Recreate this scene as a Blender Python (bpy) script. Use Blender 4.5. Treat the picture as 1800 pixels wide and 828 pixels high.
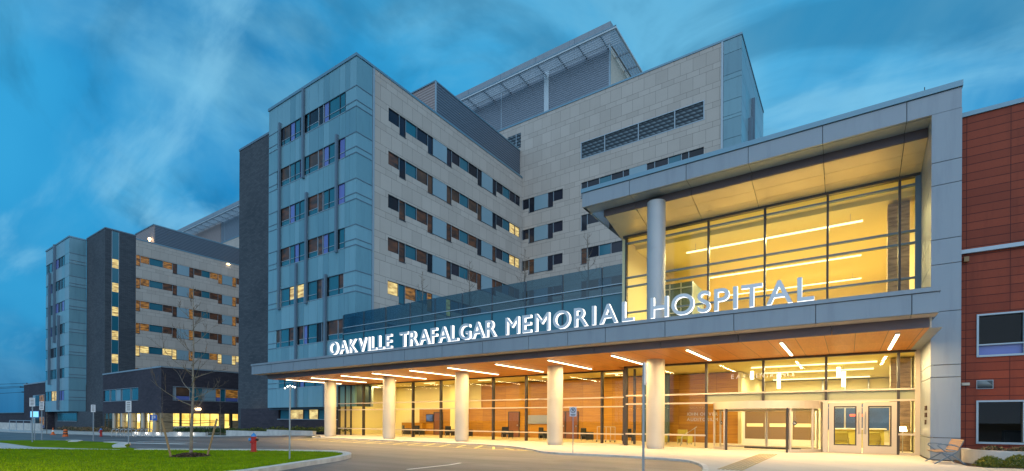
import bpy, math, random
from mathutils import Vector, Matrix
R = random.Random(7)
sc = bpy.context.scene
for o in list(bpy.data.objects): bpy.data.objects.remove(o)
col = sc.collection

# ------------------------------------------------------------- camera (17 mm shift lens)
cam_d = bpy.data.cameras.new('camera'); cam_d.lens = 17.3; cam_d.sensor_width = 36; cam_d.sensor_fit = 'HORIZONTAL'
cam_d.shift_y = 0.1802; cam_d.clip_end = 5000; cam_d.clip_start = 0.05
cam = bpy.data.objects.new('camera', cam_d); col.objects.link(cam)
cam.matrix_world = Matrix.Translation((0, 0, 1.5)) @ Matrix.Rotation(math.radians(34.343), 4, 'Z') @ Matrix.Rotation(math.pi/2, 4, 'X') @ Matrix.Rotation(0.005, 4, 'Z')
sc.camera = cam
sc.view_settings.view_transform = 'Standard'; sc.view_settings.look = 'None'
sc.view_settings.exposure = 0.0; sc.view_settings.gamma = 1
sc.render.engine = 'CYCLES'
sc.cycles.use_denoising = True
sc.cycles.max_bounces = 7; sc.cycles.transparent_max_bounces = 16
sc.cycles.sample_clamp_indirect = 4.0
sc.cycles.caustics_reflective = False; sc.cycles.caustics_refractive = False

# ------------------------------------------------------------- world: dusk sky
W = bpy.data.worlds.new('World'); sc.world = W; W.use_nodes = True
nt = W.node_tree; N = nt.nodes; Lk = nt.links; N.clear()
def nd(t, tree=None, **k):
    n = (tree or nt).nodes.new(t)
    for a, b in k.items(): setattr(n, a, b)
    return n
def wmath(op, a, b=None, clamp=False, tree=None):
    tr = tree or nt
    n = tr.nodes.new('ShaderNodeMath'); n.operation = op; n.use_clamp = clamp
    for i, v in enumerate((a, b)):
        if v is None: continue
        if isinstance(v, (int, float)): n.inputs[i].default_value = v
        else: tr.links.new(v, n.inputs[i])
    return n.outputs[0]
def wmix(f, a, b, tree=None, mode='MIX'):
    tr = tree or nt
    n = tr.nodes.new('ShaderNodeMix'); n.data_type = 'RGBA'; n.blend_type = mode
    for k, v in ((0, f), (6, a), (7, b)):
        if isinstance(v, (int, float)): n.inputs[k].default_value = v
        elif isinstance(v, tuple): n.inputs[k].default_value = (*v, 1)
        else: tr.links.new(v, n.inputs[k])
    return n.outputs[2]
SUN_EL, SUN_ROT = math.radians(3.0), math.radians(200)
sky = nd('ShaderNodeTexSky', sky_type='NISHITA'); sky.sun_disc = False
sky.sun_elevation = SUN_EL; sky.sun_rotation = SUN_ROT
tc = nd('ShaderNodeTexCoord')
sep = nd('ShaderNodeSeparateXYZ'); Lk.new(tc.outputs['Generated'], sep.inputs[0])
X_, Y_, Z_ = sep.outputs
zc = wmath('MAXIMUM', Z_, 0.04)
zz = wmath('ADD', zc, 0.55)
px = wmath('DIVIDE', X_, zz); py = wmath('DIVIDE', Y_, zz)
cmb = nd('ShaderNodeCombineXYZ'); Lk.new(px, cmb.inputs[0]); Lk.new(py, cmb.inputs[1])
def cloud(scale, rot, sx, sy, lo, hi, seed, detail=6, dist=0.6):
    mp = nd('ShaderNodeMapping'); Lk.new(cmb.outputs[0], mp.inputs[0])
    mp.inputs['Rotation'].default_value = (0, 0, math.radians(rot)); mp.inputs['Scale'].default_value = (sx, sy, 1)
    mp.inputs['Location'].default_value = (seed, seed*1.7, 0)
    n = nd('ShaderNodeTexNoise'); Lk.new(mp.outputs[0], n.inputs['Vector'])
    n.inputs['Scale'].default_value = scale; n.inputs['Detail'].default_value = detail; n.inputs['Roughness'].default_value = 0.55
    n.inputs['Distortion'].default_value = dist
    r = nd('ShaderNodeMapRange'); r.interpolation_type = 'SMOOTHSTEP'; Lk.new(n.outputs[0], r.inputs[0])
    r.inputs[1].default_value = lo; r.inputs[2].default_value = hi
    return r.outputs[0]
c1 = cloud(2.3, 20, 1.0, 0.7, 0.44, 0.66, 3.1)
c2 = cloud(3.0, -35, 0.5, 1.3, 0.46, 0.74, 8.3)
c3 = cloud(1.1, 0, 1, 1, 0.38, 0.62, 1.4, 4)
el = nd('ShaderNodeMapRange'); Lk.new(Z_, el.inputs[0]); el.inputs[1].default_value = 0.0; el.inputs[2].default_value = 0.30
SKY_K = nd('ShaderNodeBackground')
deep = wmix(el.outputs[0], (0.006, 0.085, 0.24), (0.010, 0.24, 0.56))
hi_ = nd('ShaderNodeMapRange'); Lk.new(Z_, hi_.inputs[0]); hi_.inputs[1].default_value = 0.45; hi_.inputs[2].default_value = 0.85
deep = wmix(hi_.outputs[0], deep, (0.012, 0.17, 0.40))
mid = wmix(wmath('MULTIPLY', c3, 0.75), deep, (0.045, 0.41, 0.76))
cl = wmix(el.outputs[0], (0.03, 0.20, 0.42), (0.22, 0.60, 0.84))
cl = wmix(hi_.outputs[0], cl, (0.10, 0.36, 0.58))
skyc = wmix(wmath('MULTIPLY', c1, 0.72), mid, cl)
skyc = wmix(wmath('MULTIPLY', c2, 0.35), skyc, cl)
c4 = cloud(2.6, 55, 0.9, 1.2, 0.47, 0.62, 5.2, 6, 0.9)
skyc = wmix(wmath('MULTIPLY', c4, 0.48), skyc, wmix(el.outputs[0], (0.010, 0.065, 0.16), (0.020, 0.15, 0.30)))
c5 = cloud(4.6, -40, 0.6, 1.3, 0.50, 0.68, 2.6, 7, 0.4)
skyc = wmix(wmath('MULTIPLY', c5, 0.50), skyc, (0.26, 0.62, 0.86))
# unseen sky behind the camera, made brighter and paler to light the facades
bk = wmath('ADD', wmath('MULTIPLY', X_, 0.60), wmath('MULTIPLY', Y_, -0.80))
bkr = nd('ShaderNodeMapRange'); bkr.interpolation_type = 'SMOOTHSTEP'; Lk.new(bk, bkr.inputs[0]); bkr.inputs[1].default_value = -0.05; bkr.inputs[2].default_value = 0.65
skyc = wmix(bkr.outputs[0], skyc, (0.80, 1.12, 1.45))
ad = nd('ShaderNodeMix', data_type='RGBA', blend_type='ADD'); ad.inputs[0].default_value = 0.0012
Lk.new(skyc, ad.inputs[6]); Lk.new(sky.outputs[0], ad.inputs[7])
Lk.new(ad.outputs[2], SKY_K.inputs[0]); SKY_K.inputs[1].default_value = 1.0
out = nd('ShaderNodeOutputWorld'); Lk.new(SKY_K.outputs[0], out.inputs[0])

sd = bpy.data.lights.new('sun', 'SUN'); sd.energy = 0.25; sd.angle = math.radians(35); sd.color = (0.95, 0.95, 1.0)
so = bpy.data.objects.new('sun', sd); col.objects.link(so)
so.rotation_euler = Vector((0.55, -0.75, 0.38)).to_track_quat('Z', 'Y').to_euler()

# ------------------------------------------------------------- materials
M = {}
def mat(name, c=(0.5, 0.5, 0.5), rough=0.6, metal=0.0, emit=None, es=1.0, spec=0.5):
    m = bpy.data.materials.new(name); m.use_nodes = True
    b = m.node_tree.nodes['Principled BSDF']
    b.inputs['Base Color'].default_value = (*c, 1); b.inputs['Roughness'].default_value = rough; b.inputs['Metallic'].default_value = metal
    b.inputs['Specular IOR Level'].default_value = spec
    if emit: b.inputs['Emission Color'].default_value = (*emit, 1); b.inputs['Emission Strength'].default_value = es
    M[name] = m; return m
def parts_of(m):
    t = m.node_tree; return t, t.nodes['Principled BSDF']
def worldpos(t):
    g = t.nodes.new('ShaderNodeNewGeometry'); s = t.nodes.new('ShaderNodeSeparateXYZ'); t.links.new(g.outputs['Position'], s.inputs[0])
    return g.outputs['Position'], s.outputs
def noise(t, vec, scale, detail=4, rough=0.5, sc3=None):
    if sc3:
        mp = t.nodes.new('ShaderNodeMapping'); t.links.new(vec, mp.inputs[0]); mp.inputs['Scale'].default_value = sc3; vec = mp.outputs[0]
    n = t.nodes.new('ShaderNodeTexNoise'); t.links.new(vec, n.inputs['Vector']); n.inputs['Scale'].default_value = scale
    n.inputs['Detail'].default_value = detail; n.inputs['Roughness'].default_value = rough
    return n.outputs[0]
def mrange(t, v, a, b, c, d):
    n = t.nodes.new('ShaderNodeMapRange'); t.links.new(v, n.inputs[0])
    for i, x in enumerate((a, b, c, d)): n.inputs[i+1].default_value = x
    return n.outputs[0]
def mottled(name, c1, c2, scale=1.0, rough=0.6, sc3=None, bump=0.0, bscale=30, metal=0.0, detail=5, spec=0.5, lo=0.35, hi=0.65):
    m = mat(name, c1, rough, metal, spec=spec); t, b = parts_of(m); P, S = worldpos(t)
    f = mrange(t, noise(t, P, scale, detail, sc3=sc3), lo, hi, 0, 1)
    t.links.new(wmix(f, c1, c2, t), b.inputs['Base Color'])
    if bump:
        bn = t.nodes.new('ShaderNodeBump'); bn.inputs['Strength'].default_value = bump; bn.inputs['Distance'].default_value = 0.02
        t.links.new(noise(t, P, bscale, 6), bn.inputs['Height']); t.links.new(bn.outputs[0], b.inputs['Normal'])
    return m
def near_line(t, v, period, off, w):
    """1 where v is within w/2 of off + k*period"""
    a = wmath('DIVIDE', wmath('SUBTRACT', v, off - w/2, tree=t), period, tree=t)
    fr = wmath('FRACT', a, tree=t)
    return wmath('LESS_THAN', fr, w/period, tree=t)
def cell(t, v, period, off):
    return wmath('FLOOR', wmath('DIVIDE', wmath('SUBTRACT', v, off, tree=t), period, tree=t), tree=t)
def jointed(name, base, tones, joint, pu, ou, wz, zlines, pz, wu=0.02, offset_rows=True, rough=0.7, var=0.5, bump=True, axis='sum', fine=None, nscale=0.6):
    """Cladding panels: course lines at zlines (mod pz), upright joints each pu metres; each panel its own tone."""
    m = mat(name, base, rough, spec=0.2); t, b = parts_of(m); P, S = worldpos(t)
    u = wmath('ADD', S[0], S[1], tree=t) if axis == 'sum' else S[axis]
    z = S[2]
    zl = None
    for q in zlines:
        n = near_line(t, z, pz, q, wz); zl = n if zl is None else wmath('MAXIMUM', zl, n, tree=t)
    # course index
    idx = cell(t, z, pz, zlines[0])
    for q in zlines[1:]: idx = wmath('ADD', idx, wmath('MULTIPLY', cell(t, z, pz, q), 1.0, tree=t), tree=t)
    if offset_rows:
        sh = wmath('MULTIPLY', wmath('FRACT', wmath('MULTIPLY', idx, 0.5, tree=t), tree=t), pu, tree=t)
        uu = wmath('ADD', u, sh, tree=t)
    else: uu = u
    vl = near_line(t, uu, pu, ou, wu)
    line = wmath('MAXIMUM', zl, vl, tree=t)
    ci = cell(t, uu, pu, ou)
    cb = t.nodes.new('ShaderNodeCombineXYZ'); t.links.new(ci, cb.inputs[0]); t.links.new(idx, cb.inputs[1])
    wn = t.nodes.new('ShaderNodeTexWhiteNoise'); wn.noise_dimensions = '2D'; t.links.new(cb.outputs[0], wn.inputs['Vector'])
    n1 = noise(t, P, nscale, 6)
    f = wmath('ADD', wmath('MULTIPLY', wn.outputs[0], var, tree=t), wmath('MULTIPLY', n1, 1 - var, tree=t), tree=t)
    c = wmix(mrange(t, f, 0.25, 0.75, 0, 1), tones[0], tones[1], t)
    n2 = noise(t, P, 14, 5)
    c = wmix(wmath('MULTIPLY', mrange(t, n2, 0.35, 0.7, 0, 1), 0.25, tree=t), c, tones[2], t)
    c = wmix(line, c, joint, t)
    t.links.new(c, b.inputs['Base Color'])
    if bump:
        bn = t.nodes.new('ShaderNodeBump'); bn.inputs['Strength'].default_value = 0.5; bn.inputs['Distance'].default_value = 0.02; bn.invert = True
        t.links.new(line, bn.inputs['Height']); t.links.new(bn.outputs[0], b.inputs['Normal'])
    return m
jointed('stone', (.5, .45, .41), ((.45, .40, .36), (.52, .465, .42), (.41, .365, .33)), (.24, .21, .19), 1.39, 0.2, 0.035, (0.02, 0.65), 2.085, wu=0.03)
jointed('dark_brick', (.045, .05, .06), ((.052, .064, .080), (.098, .112, .130), (.046, .054, .067)), (.03, .032, .038), 0.60, 0, 0.012, (0.0, 0.2), 0.4, wu=0.02, var=0.30, rough=0.75, nscale=0.16)
jointed('plum_brick', (.06, .045, .055), ((.040, .038, .052), (.068, .062, .080), (.036, .033, .044)), (.035, .028, .033), 0.60, 0, 0.012, (0.0, 0.2), 0.4, wu=0.02, var=0.35, rough=0.75, nscale=0.2)
jointed('red_panel', (.25, .04, .03), ((.215, .042, .022), (.285, .057, .028), (.185, .037, .021)), (.06, .012, .012), 1.17, 0.0, 0.022, (0.03, 0.33), 0.61, wu=0.018, offset_rows=False, rough=0.5)
jointed('alu_panel', (.4, .4, .42), ((.26, .30, .345), (.30, .34, .385), (.275, .31, .35)), (.05, .055, .065), 60, 30, 0.001, (-40.0,), 90.0, wu=0.001, offset_rows=False, rough=0.42, bump=False)
b_ = M['alu_panel'].node_tree.nodes['Principled BSDF']; b_.inputs['Metallic'].default_value = 0.2
jointed('wood_soffit', (.5, .2, .06), ((.50, .20, .060), (.62, .27, .09), (.42, .155, .045)), (.13, .045, .015), 30, 0, 0.001, (-10.0,), 30.0, wu=0.001, offset_rows=False, rough=0.42, bump=False)
def wood_planks(name, c1, c2, joint, soffit):
    m = mat(name, c1, 0.42); t, b = parts_of(m); P, S = worldpos(t)
    if soffit:   # boards along Y, joint each 0.9 m in X and 2.4 in Y
        l = wmath('MAXIMUM', near_line(t, S[0], 0.93, 0.2, 0.02), near_line(t, S[1], 2.4, 0.1, 0.012), tree=t)
        ci, cj = cell(t, S[0], 0.93, 0.2), cell(t, S[1], 2.4, 0.1); s3 = (9, 0.8, 1)
    else:
        l = wmath('MAXIMUM', near_line(t, S[2], 0.6, 0.05, 0.012), near_line(t, S[0], 2.4, 0.1, 0.012), tree=t)
        ci, cj = cell(t, S[2], 0.6, 0.05), cell(t, S[0], 2.4, 0.1); s3 = (0.5, 0.5, 14)
    cb = t.nodes.new('ShaderNodeCombineXYZ'); t.links.new(ci, cb.inputs[0]); t.links.new(cj, cb.inputs[1])
    wn = t.nodes.new('ShaderNodeTexWhiteNoise'); wn.noise_dimensions = '2D'; t.links.new(cb.outputs[0], wn.inputs['Vector'])
    n = noise(t, P, 1.6, 6, 0.6, sc3=s3)
    f = wmath('ADD', wmath('MULTIPLY', wn.outputs[0], 0.4, tree=t), wmath('MULTIPLY', mrange(t, n, 0.3, 0.7, 0, 1), 0.6, tree=t), tree=t)
    c = wmix(f, c1, c2, t); c = wmix(l, c, joint, t); t.links.new(c, b.inputs['Base Color'])
wood_planks('wood_soffit', (.52, .175, .020), (.70, .27, .045), (.12, .04, .012), True)
wood_planks('wood_wall', (.26, .105, .003), (.56, .27, .012), (.11, .04, .006), False)
def stripes(name, c1, c2, period, rough=0.5, metal=0.3, ax=2, diag=False):
    m = mat(name, c1, rough, metal); t, b = parts_of(m); P, S = worldpos(t)
    fr = wmath('FRACT', wmath('DIVIDE', S[ax], period, tree=t), tree=t)
    f = wmath('ABSOLUTE', wmath('SUBTRACT', fr, 0.5, tree=t), tree=t)
    f = mrange(t, f, 0.1, 0.4, 0, 1)
    if diag:
        u = wmath('ADD', S[0], S[1], tree=t)
        g = wmath('FRACT', wmath('DIVIDE', wmath('ADD', u, S[2], tree=t), period*1.6, tree=t), tree=t)
        f = wmath('MULTIPLY', f, mrange(t, g, 0.2, 0.8, 0.25, 1), tree=t)
    t.links.new(wmix(f, c1, c2, t), b.inputs['Base Color'])
    bn = t.nodes.new('ShaderNodeBump'); bn.inputs['Strength'].default_value = 0.6; bn.inputs['Distance'].default_value = 0.05
    t.links.new(f, bn.inputs['Height']); t.links.new(bn.outputs[0], b.inputs['Normal'])
    return m
stripes('louver_slate', (.07, .095, .13), (.15, .18, .225), 0.30)
stripes('louver_rose', (.27, .20, .185), (.42, .33, .31), 0.30)
stripes('louver_blue', (.14, .17, .21), (.24, .27, .32), 0.30)
stripes('louver_dark', (.012, .02, .03), (.16, .21, .24), 0.42, diag=True)
mottled('cream_metal', (.52, .45, .36), (.58, .50, .41), 0.8, 0.5); mottled('soffit_metal', (.72, .58, .36), (.78, .64, .41), 0.8, 0.32, metal=0.35); mat('roof_membrane', (.62, .60, .55), 0.7)
mottled('asphalt', (.085, .08, .082), (.175, .158, .150), 0.35, 0.55, sc3=(0.4, 1.8, 1), bump=0.25, bscale=60, detail=9)
mottled('ground_dark', (.03, .045, .02), (.06, .07, .035), 0.2, 0.9)
mottled('lawn', (.125, .205, .0), (.20, .29, .002), 1.3, 0.95, spec=0.05, bump=0.6, bscale=90, detail=9)
M['grass'] = mottled('grass', (.13, .22, .0), (.21, .32, .002), 3.0, 0.8, spec=0.1)
jointed('paving', (.5, .47, .42), ((.46, .43, .385), (.54, .505, .45), (.42, .39, .35)), (.26, .24, .21), 1.8, 0.3, 0.01, (-50.0,), 200.0, wu=0.02, offset_rows=False, rough=0.75, nscale=0.5, bump=False)
mottled('concrete', (.42, .41, .39), (.55, .53, .50), 1.4, 0.8, bump=0.2)
mottled('kerb', (.46, .44, .41), (.62, .60, .56), 2.5, 0.8, bump=0.3)
mottled('column_metal', (.50, .475, .41), (.54, .51, .445), 0.7, 0.38, metal=0.15)
mottled('column_blue', (.40, .41, .43), (.44, .45, .47), 0.7, 0.45, metal=0.1)
def glasspanel(name, c1, c2, rough=0.28, spec=0.5):
    m = mottled(name, c1, c2, 0.18, rough, sc3=(1, 1, 0.35), spec=spec); return m
glasspanel('curtain_a', (.14, .30, .375), (.17, .34, .41)); glasspanel('curtain_b', (.17, .34, .42), (.20, .38, .46))
glasspanel('curtain_c', (.12, .265, .34), (.15, .30, .37)); glasspanel('light_panel', (.20, .33, .40), (.25, .37, .44))
glasspanel('teal_glass', (.018, .13, .19), (.03, .17, .235), 0.12); glasspanel('violet_glass', (.12, .155, .42), (.16, .21, .54), 0.2)
glasspanel('dark_glass', (.010, .014, .022), (.03, .032, .05), 0.08, 0.3)
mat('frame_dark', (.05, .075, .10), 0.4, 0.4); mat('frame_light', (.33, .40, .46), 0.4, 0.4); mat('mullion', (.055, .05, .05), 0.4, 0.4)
mat('coping', (.16, .28, .36), 0.4, 0.4); mat('fin', (.13, .19, .25), 0.45, 0.2); mat('downstand', (.13, .10, .11), 0.45, 0.2)
mat('mullion_cream', (.60, .52, .42), 0.4, 0.2); mat('white_paint', (.75, .75, .72), 0.6); mat('yellow_paint', (.75, .60, .16), 0.6)
mat('cream_wall', (.78, .70, .42), 0.8); mat('lobby_ceiling', (.80, .70, .30), 0.85, spec=0.1); mat('white_wall', (.7, .68, .6), 0.8)
mat('lobby_floor', (.70, .58, .40), 0.4); mat('olive_glass', (.34, .36, .24), 0.35); mat('olive_dark', (.16, .10, .05), 0.2); mat('black', (.012, .013, .015), 0.4)
mat('steel', (.45, .46, .48), 0.35, 0.8); mat('galv', (.26, .32, .38), 0.45, 0.6); mat('red_paint', (.42, .012, .014), 0.35); mat('blue_paint', (.03, .22, .55), 0.35)
mat('orange', (.75, .14, .02), 0.6); mat('door_wood', (.20, .07, .03), 0.5); mat('teal_wall', (.06, .10, .10), 0.5)
mottled('bark', (.16, .13, .11), (.27, .22, .17), 6, 0.9); mat('twig', (.15, .105, .075), 0.8); mat('stake', (.30, .19, .10), 0.85)
mottled('mulch', (.05, .028, .015), (.11, .065, .04), 9, 0.95, bump=0.8, bscale=30)
mottled('leaf_green', (.04, .08, .012), (.10, .14, .02), 4, 0.8); mottled('leaf_yellow', (.26, .22, .015), (.12, .16, .015), 3, 0.8)
mottled('leaf_dark', (.02, .045, .02), (.05, .07, .025), 4, 0.8); mottled('stone_veneer', (.22, .15, .08), (.42, .30, .17), 1.6, 0.8, sc3=(1, 1, 5), bump=0.8, bscale=8)
mat('bench_wood', (.30, .20, .135), 0.7); mat('chair_olive', (.42, .36, .05), 0.7); mat('sign_white', (.62, .62, .66), 0.5); mat('sign_blue', (.02, .10, .42), 0.5)
mat('bronze', (.06, .03, .02), 0.5); mat('rubber', (.02, .02, .022), 0.7)
def emis(name, c, s, var=0.0, scale=1.5, c2=None, sc3=None):
    m = mat(name, (0.02, 0.02, 0.02), 0.35, emit=c, es=s); t, b = parts_of(m)
    if var:
        P, S = worldpos(t); n = noise(t, P, scale, 3, sc3=sc3)
        f = mrange(t, n, 0.35, 0.65, 0, 1)
        t.links.new(wmix(f, tuple(x*(1-var) for x in (c2 or c)), c, t), b.inputs['Emission Color'])
    return m
emis('lit_window', (1.0, .80, .32), 1.0, 0.6, 1.0, (1, .62, .2), (1, 1, 3.5)); emis('amber_window', (.55, .25, .045), 0.6, 0.85, 1.2, None, (1, 1, 3.5))
emis('brown_window', (.15, .058, .014), 0.36, 0.95, 0.9, (.08, .03, .02), (1, 1, 3)); emis('dim_window', (.07, .04, .02), 0.5, 0.8, 1.2)
emis('podium_wall_glow', (1.0, .74, .22), 2.1, 0.35, 0.8, (1, .60, .12)); emis('strip_light', (1.0, .78, .46), 9.0); emis('lobby_strip', (1.0, .90, .50), 2.2)
emis('lamp_white', (1, .93, .8), 9.0); emis('lamp_warm', (1, .72, .38), 14.0); emis('letter_glow', (1.0, .97, .93), 1.9); emis('red_reflection_glow', (1, .1, .03), 3.0)
emis('blue_reflection_glow', (.02, .13, .26), .8, .6, .6); emis('blue_lamp', (.25, .75, 1.0), 1.2); emis('pendant', (1, .92, .55), 4.0); emis('screen_glow', (.15, .25, .5), 0.6, 0.6, 3)
mat('letter_face', (.62, .64, .68), 0.4, 0.3)
def clear_glass(name, tint, refl, rough=0.0, fres=1.0):
    m = bpy.data.materials.new(name); m.use_nodes = True; t = m.node_tree; t.nodes.clear()
    o = t.nodes.new('ShaderNodeOutputMaterial'); mx = t.nodes.new('ShaderNodeMixShader')
    tr = t.nodes.new('ShaderNodeBsdfTransparent'); tr.inputs[0].default_value = (*tint, 1)
    gl = t.nodes.new('ShaderNodeBsdfGlossy'); gl.inputs['Roughness'].default_value = rough; gl.inputs[0].default_value = (.9, .95, 1, 1)
    lw = t.nodes.new('ShaderNodeLayerWeight'); lw.inputs[0].default_value = 0.25
    f = wmath('ADD', wmath('MULTIPLY', lw.outputs['Fresnel'], fres, tree=t), refl, clamp=True, tree=t)
    t.links.new(f, mx.inputs[0]); t.links.new(tr.outputs[0], mx.inputs[1]); t.links.new(gl.outputs[0], mx.inputs[2]); t.links.new(mx.outputs[0], o.inputs[0])
    M[name] = m; return m
clear_glass('glass_dim', (.75, .75, .75), .012, fres=.06); clear_glass('glass', (.94, .94, .85), 0.025, fres=0.18); clear_glass('teal_clear', (.30, .46, .52), 0.05, fres=0.4)

# ------------------------------------------------------------- mesh helpers
def ground_z(x):
    if x > -36: return 0.0
    if x > -68:
        t = (-36 - x)/32.0; t = t*t*(3-2*t); return -0.62*t
    return -0.62 - 0.28*min(1.0, (-68 - x)/45.0)
class MB:
    def __init__(s): s.v = []; s.f = []; s.m = []; s.mats = []
    def mi(s, m):
        if m not in s.mats: s.mats.append(m)
        return s.mats.index(m)
    def quadbox(s, p, m):   # p: 8 corners bottom 4 (ccw), top 4
        b = len(s.v); s.v += [tuple(q) for q in p]; k = s.mi(m)
        for f in ((0, 3, 2, 1), (4, 5, 6, 7), (0, 1, 5, 4), (1, 2, 6, 5), (2, 3, 7, 6), (3, 0, 4, 7)):
            s.f.append(tuple(b+i for i in f)); s.m.append(k)
    def box(s, x0, x1, y0, y1, z0, z1, m):
        if x0 > x1: x0, x1 = x1, x0
        if y0 > y1: y0, y1 = y1, y0
        if z0 > z1: z0, z1 = z1, z0
        s.quadbox([(x0, y0, z0), (x1, y0, z0), (x1, y1, z0), (x0, y1, z0), (x0, y0, z1), (x1, y0, z1), (x1, y1, z1), (x0, y1, z1)], m)
    def face(s, pts, m):
        b = len(s.v); s.v += [tuple(p) for p in pts]; s.f.append(tuple(range(b, b+len(pts)))); s.m.append(s.mi(m))
    def tube(s, pts, rad, m, n=8, cap=True):
        pts = [Vector(p) for p in pts]; k = s.mi(m); rings = []
        if not hasattr(rad, '__len__'): rad = [rad]*len(pts)
        up = None
        for i, p in enumerate(pts):
            d = (pts[min(i+1, len(pts)-1)] - pts[max(i-1, 0)]).normalized()
            a = d.cross(Vector((0, 0, 1))) if abs(d.z) < 0.95 else d.cross(Vector((1, 0, 0)))
            a.normalize(); bb = d.cross(a).normalized()
            if up is not None and a.dot(up) < 0: a = -a; bb = -bb
            up = a
            b = len(s.v)
            for j in range(n):
                t = 2*math.pi*j/n; s.v.append(tuple(p + (a*math.cos(t) + bb*math.sin(t))*rad[i]))
            rings.append(b)
        for i in range(len(rings)-1):
            for j in range(n):
                s.f.append((rings[i]+j, rings[i]+(j+1) % n, rings[i+1]+(j+1) % n, rings[i+1]+j)); s.m.append(k)
        if cap:
            s.f.append(tuple(rings[0]+j for j in range(n))[::-1]); s.m.append(k)
            s.f.append(tuple(rings[-1]+j for j in range(n))); s.m.append(k)
    def lathe(s, c, prof, m, n=24):
        for (za, ra), (zb, rb) in zip(prof, prof[1:]):
            if abs(za-zb) < 1e-6: zb = za+1e-3
            s.tube([(c[0], c[1], c[2]+za), (c[0], c[1], c[2]+zb)], [ra, rb], m, n, False)
        for z, r in (prof[0], prof[-1]):
            s.face([(c[0]+math.cos(2*math.pi*j/n)*r, c[1]+math.sin(2*math.pi*j/n)*r, c[2]+z) for j in range(n)], m)
    def build(s, name, parent=None, smooth=False, bevel=0):
        me = bpy.data.meshes.new(name); me.from_pydata(s.v, [], s.f); me.update()
        for m in s.mats: me.materials.append(M[m])
        me.polygons.foreach_set('material_index', s.m)
        if smooth: me.polygons.foreach_set('use_smooth', [True]*len(me.polygons))
        o = bpy.data.objects.new(name, me); col.objects.link(o)
        if parent: o.parent = parent
        if bevel:
            bv = o.modifiers.new('bevel', 'BEVEL'); bv.width = bevel; bv.segments = 2; bv.limit_method = 'ANGLE'
        return o
def thing(name, label, cat, group=None, loc=(0, 0, 0), rz=0):
    o = bpy.data.objects.new(name, None); o.empty_display_size = 0.2; col.objects.link(o); o.location = loc; o.rotation_euler = (0, 0, rz)
    return tag(o, label, cat, group)
def tag(o, label, cat, group=None, kind=None):
    o['label'] = label; o['category'] = cat
    if group: o['group'] = group
    if kind: o['kind'] = kind
    return o
def struct(mb, name, **k):
    o = mb.build(name, **k); o['kind'] = 'structure'; return o
class Face:
    """Facade plane. axis A looks towards -Y at Y=p (u=X); axis B looks towards +X at X=p (u=Y). d = depth inwards."""
    def __init__(s, ax, p): s.ax = ax; s.p = p
    def box(s, mb, u0, u1, z0, z1, d0, d1, m):
        if s.ax == 'A': mb.box(u0, u1, s.p+d0, s.p+d1, z0, z1, m)
        else: mb.box(s.p-d1, s.p-d0, u0, u1, z0, z1, m)
def ribbon(F, root, u0, u1, zbot, ztop, heads, segs, wallmat, over={}, short=1.32, tall=1.95, wall_name='stone_wall', thick=0.3, lab={}):
    """Stone wall with ribbon windows. segs: (ua, ub, kind, glass) kind S short, T tall, P flush panel. Touching segments form one window."""
    w = MB(); heads = sorted(heads, reverse=True)
    zt = ztop
    for h in heads:
        F.box(w, u0, u1, h, zt, 0, thick, wallmat); zt = h - tall
    if zt > zbot: F.box(w, u0, u1, zbot, zt, 0, thick, wallmat)
    for ri, h in enumerate(heads):
        if h - tall < zbot - 0.01: continue
        cur = u0; run = []
        runs = []
        for s_ in segs:
            ua, ub, kd, g = s_
            if kd == 'P':
                if run: runs.append(run); run = []
                if ua > cur + 1e-3: F.box(w, cur, ua, h-tall, h, 0, thick, wallmat)
                F.box(w, ua, ub, h-tall, h, 0.03, thick, 'light_panel'); F.box(w, ua, ub, h-tall-0.001, h-tall+0.06, -0.03, 0.03, 'frame_dark')
                cur = ub; continue
            if ua > cur + 0.2:
                if run: runs.append(run); run = []
                F.box(w, cur, ua, h-tall, h, 0, thick, wallmat)
            elif ua > cur + 1e-3: pass
            a = min(ua, cur) if (ua - cur) <= 0.2 else ua
            if (ua-cur) > 0.2: a = ua
            else: a = cur
            if kd == 'S': F.box(w, a, ub, h-tall, h-short, 0, thick, wallmat)
            run.append((a, ub, kd, g, segs.index(s_))); cur = ub
        if cur < u1 - 1e-3: F.box(w, cur, u1, h-tall, h, 0, thick, wallmat)
        if run: runs.append(run)
        for run in runs:
            m = MB()
            for (a, b, kd, g, si) in run:
                bot = h-short if kd == 'S' else h-tall
                g = over.get((ri, si), g)
                F.box(m, a+0.03, b-0.03, bot+0.05, h-0.05, 0.14, 0.17, g)
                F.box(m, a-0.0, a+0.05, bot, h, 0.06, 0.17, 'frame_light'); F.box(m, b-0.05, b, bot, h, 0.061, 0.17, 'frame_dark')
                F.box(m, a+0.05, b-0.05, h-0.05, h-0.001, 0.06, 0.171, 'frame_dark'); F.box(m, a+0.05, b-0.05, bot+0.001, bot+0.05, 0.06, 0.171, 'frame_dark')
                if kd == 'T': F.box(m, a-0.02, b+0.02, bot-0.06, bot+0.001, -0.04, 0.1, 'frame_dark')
            o = m.build('window', root)
            l = lab.get((ri, run[0][4]))
            if l: o['label'] = l
    w.build(wall_name, root)
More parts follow.
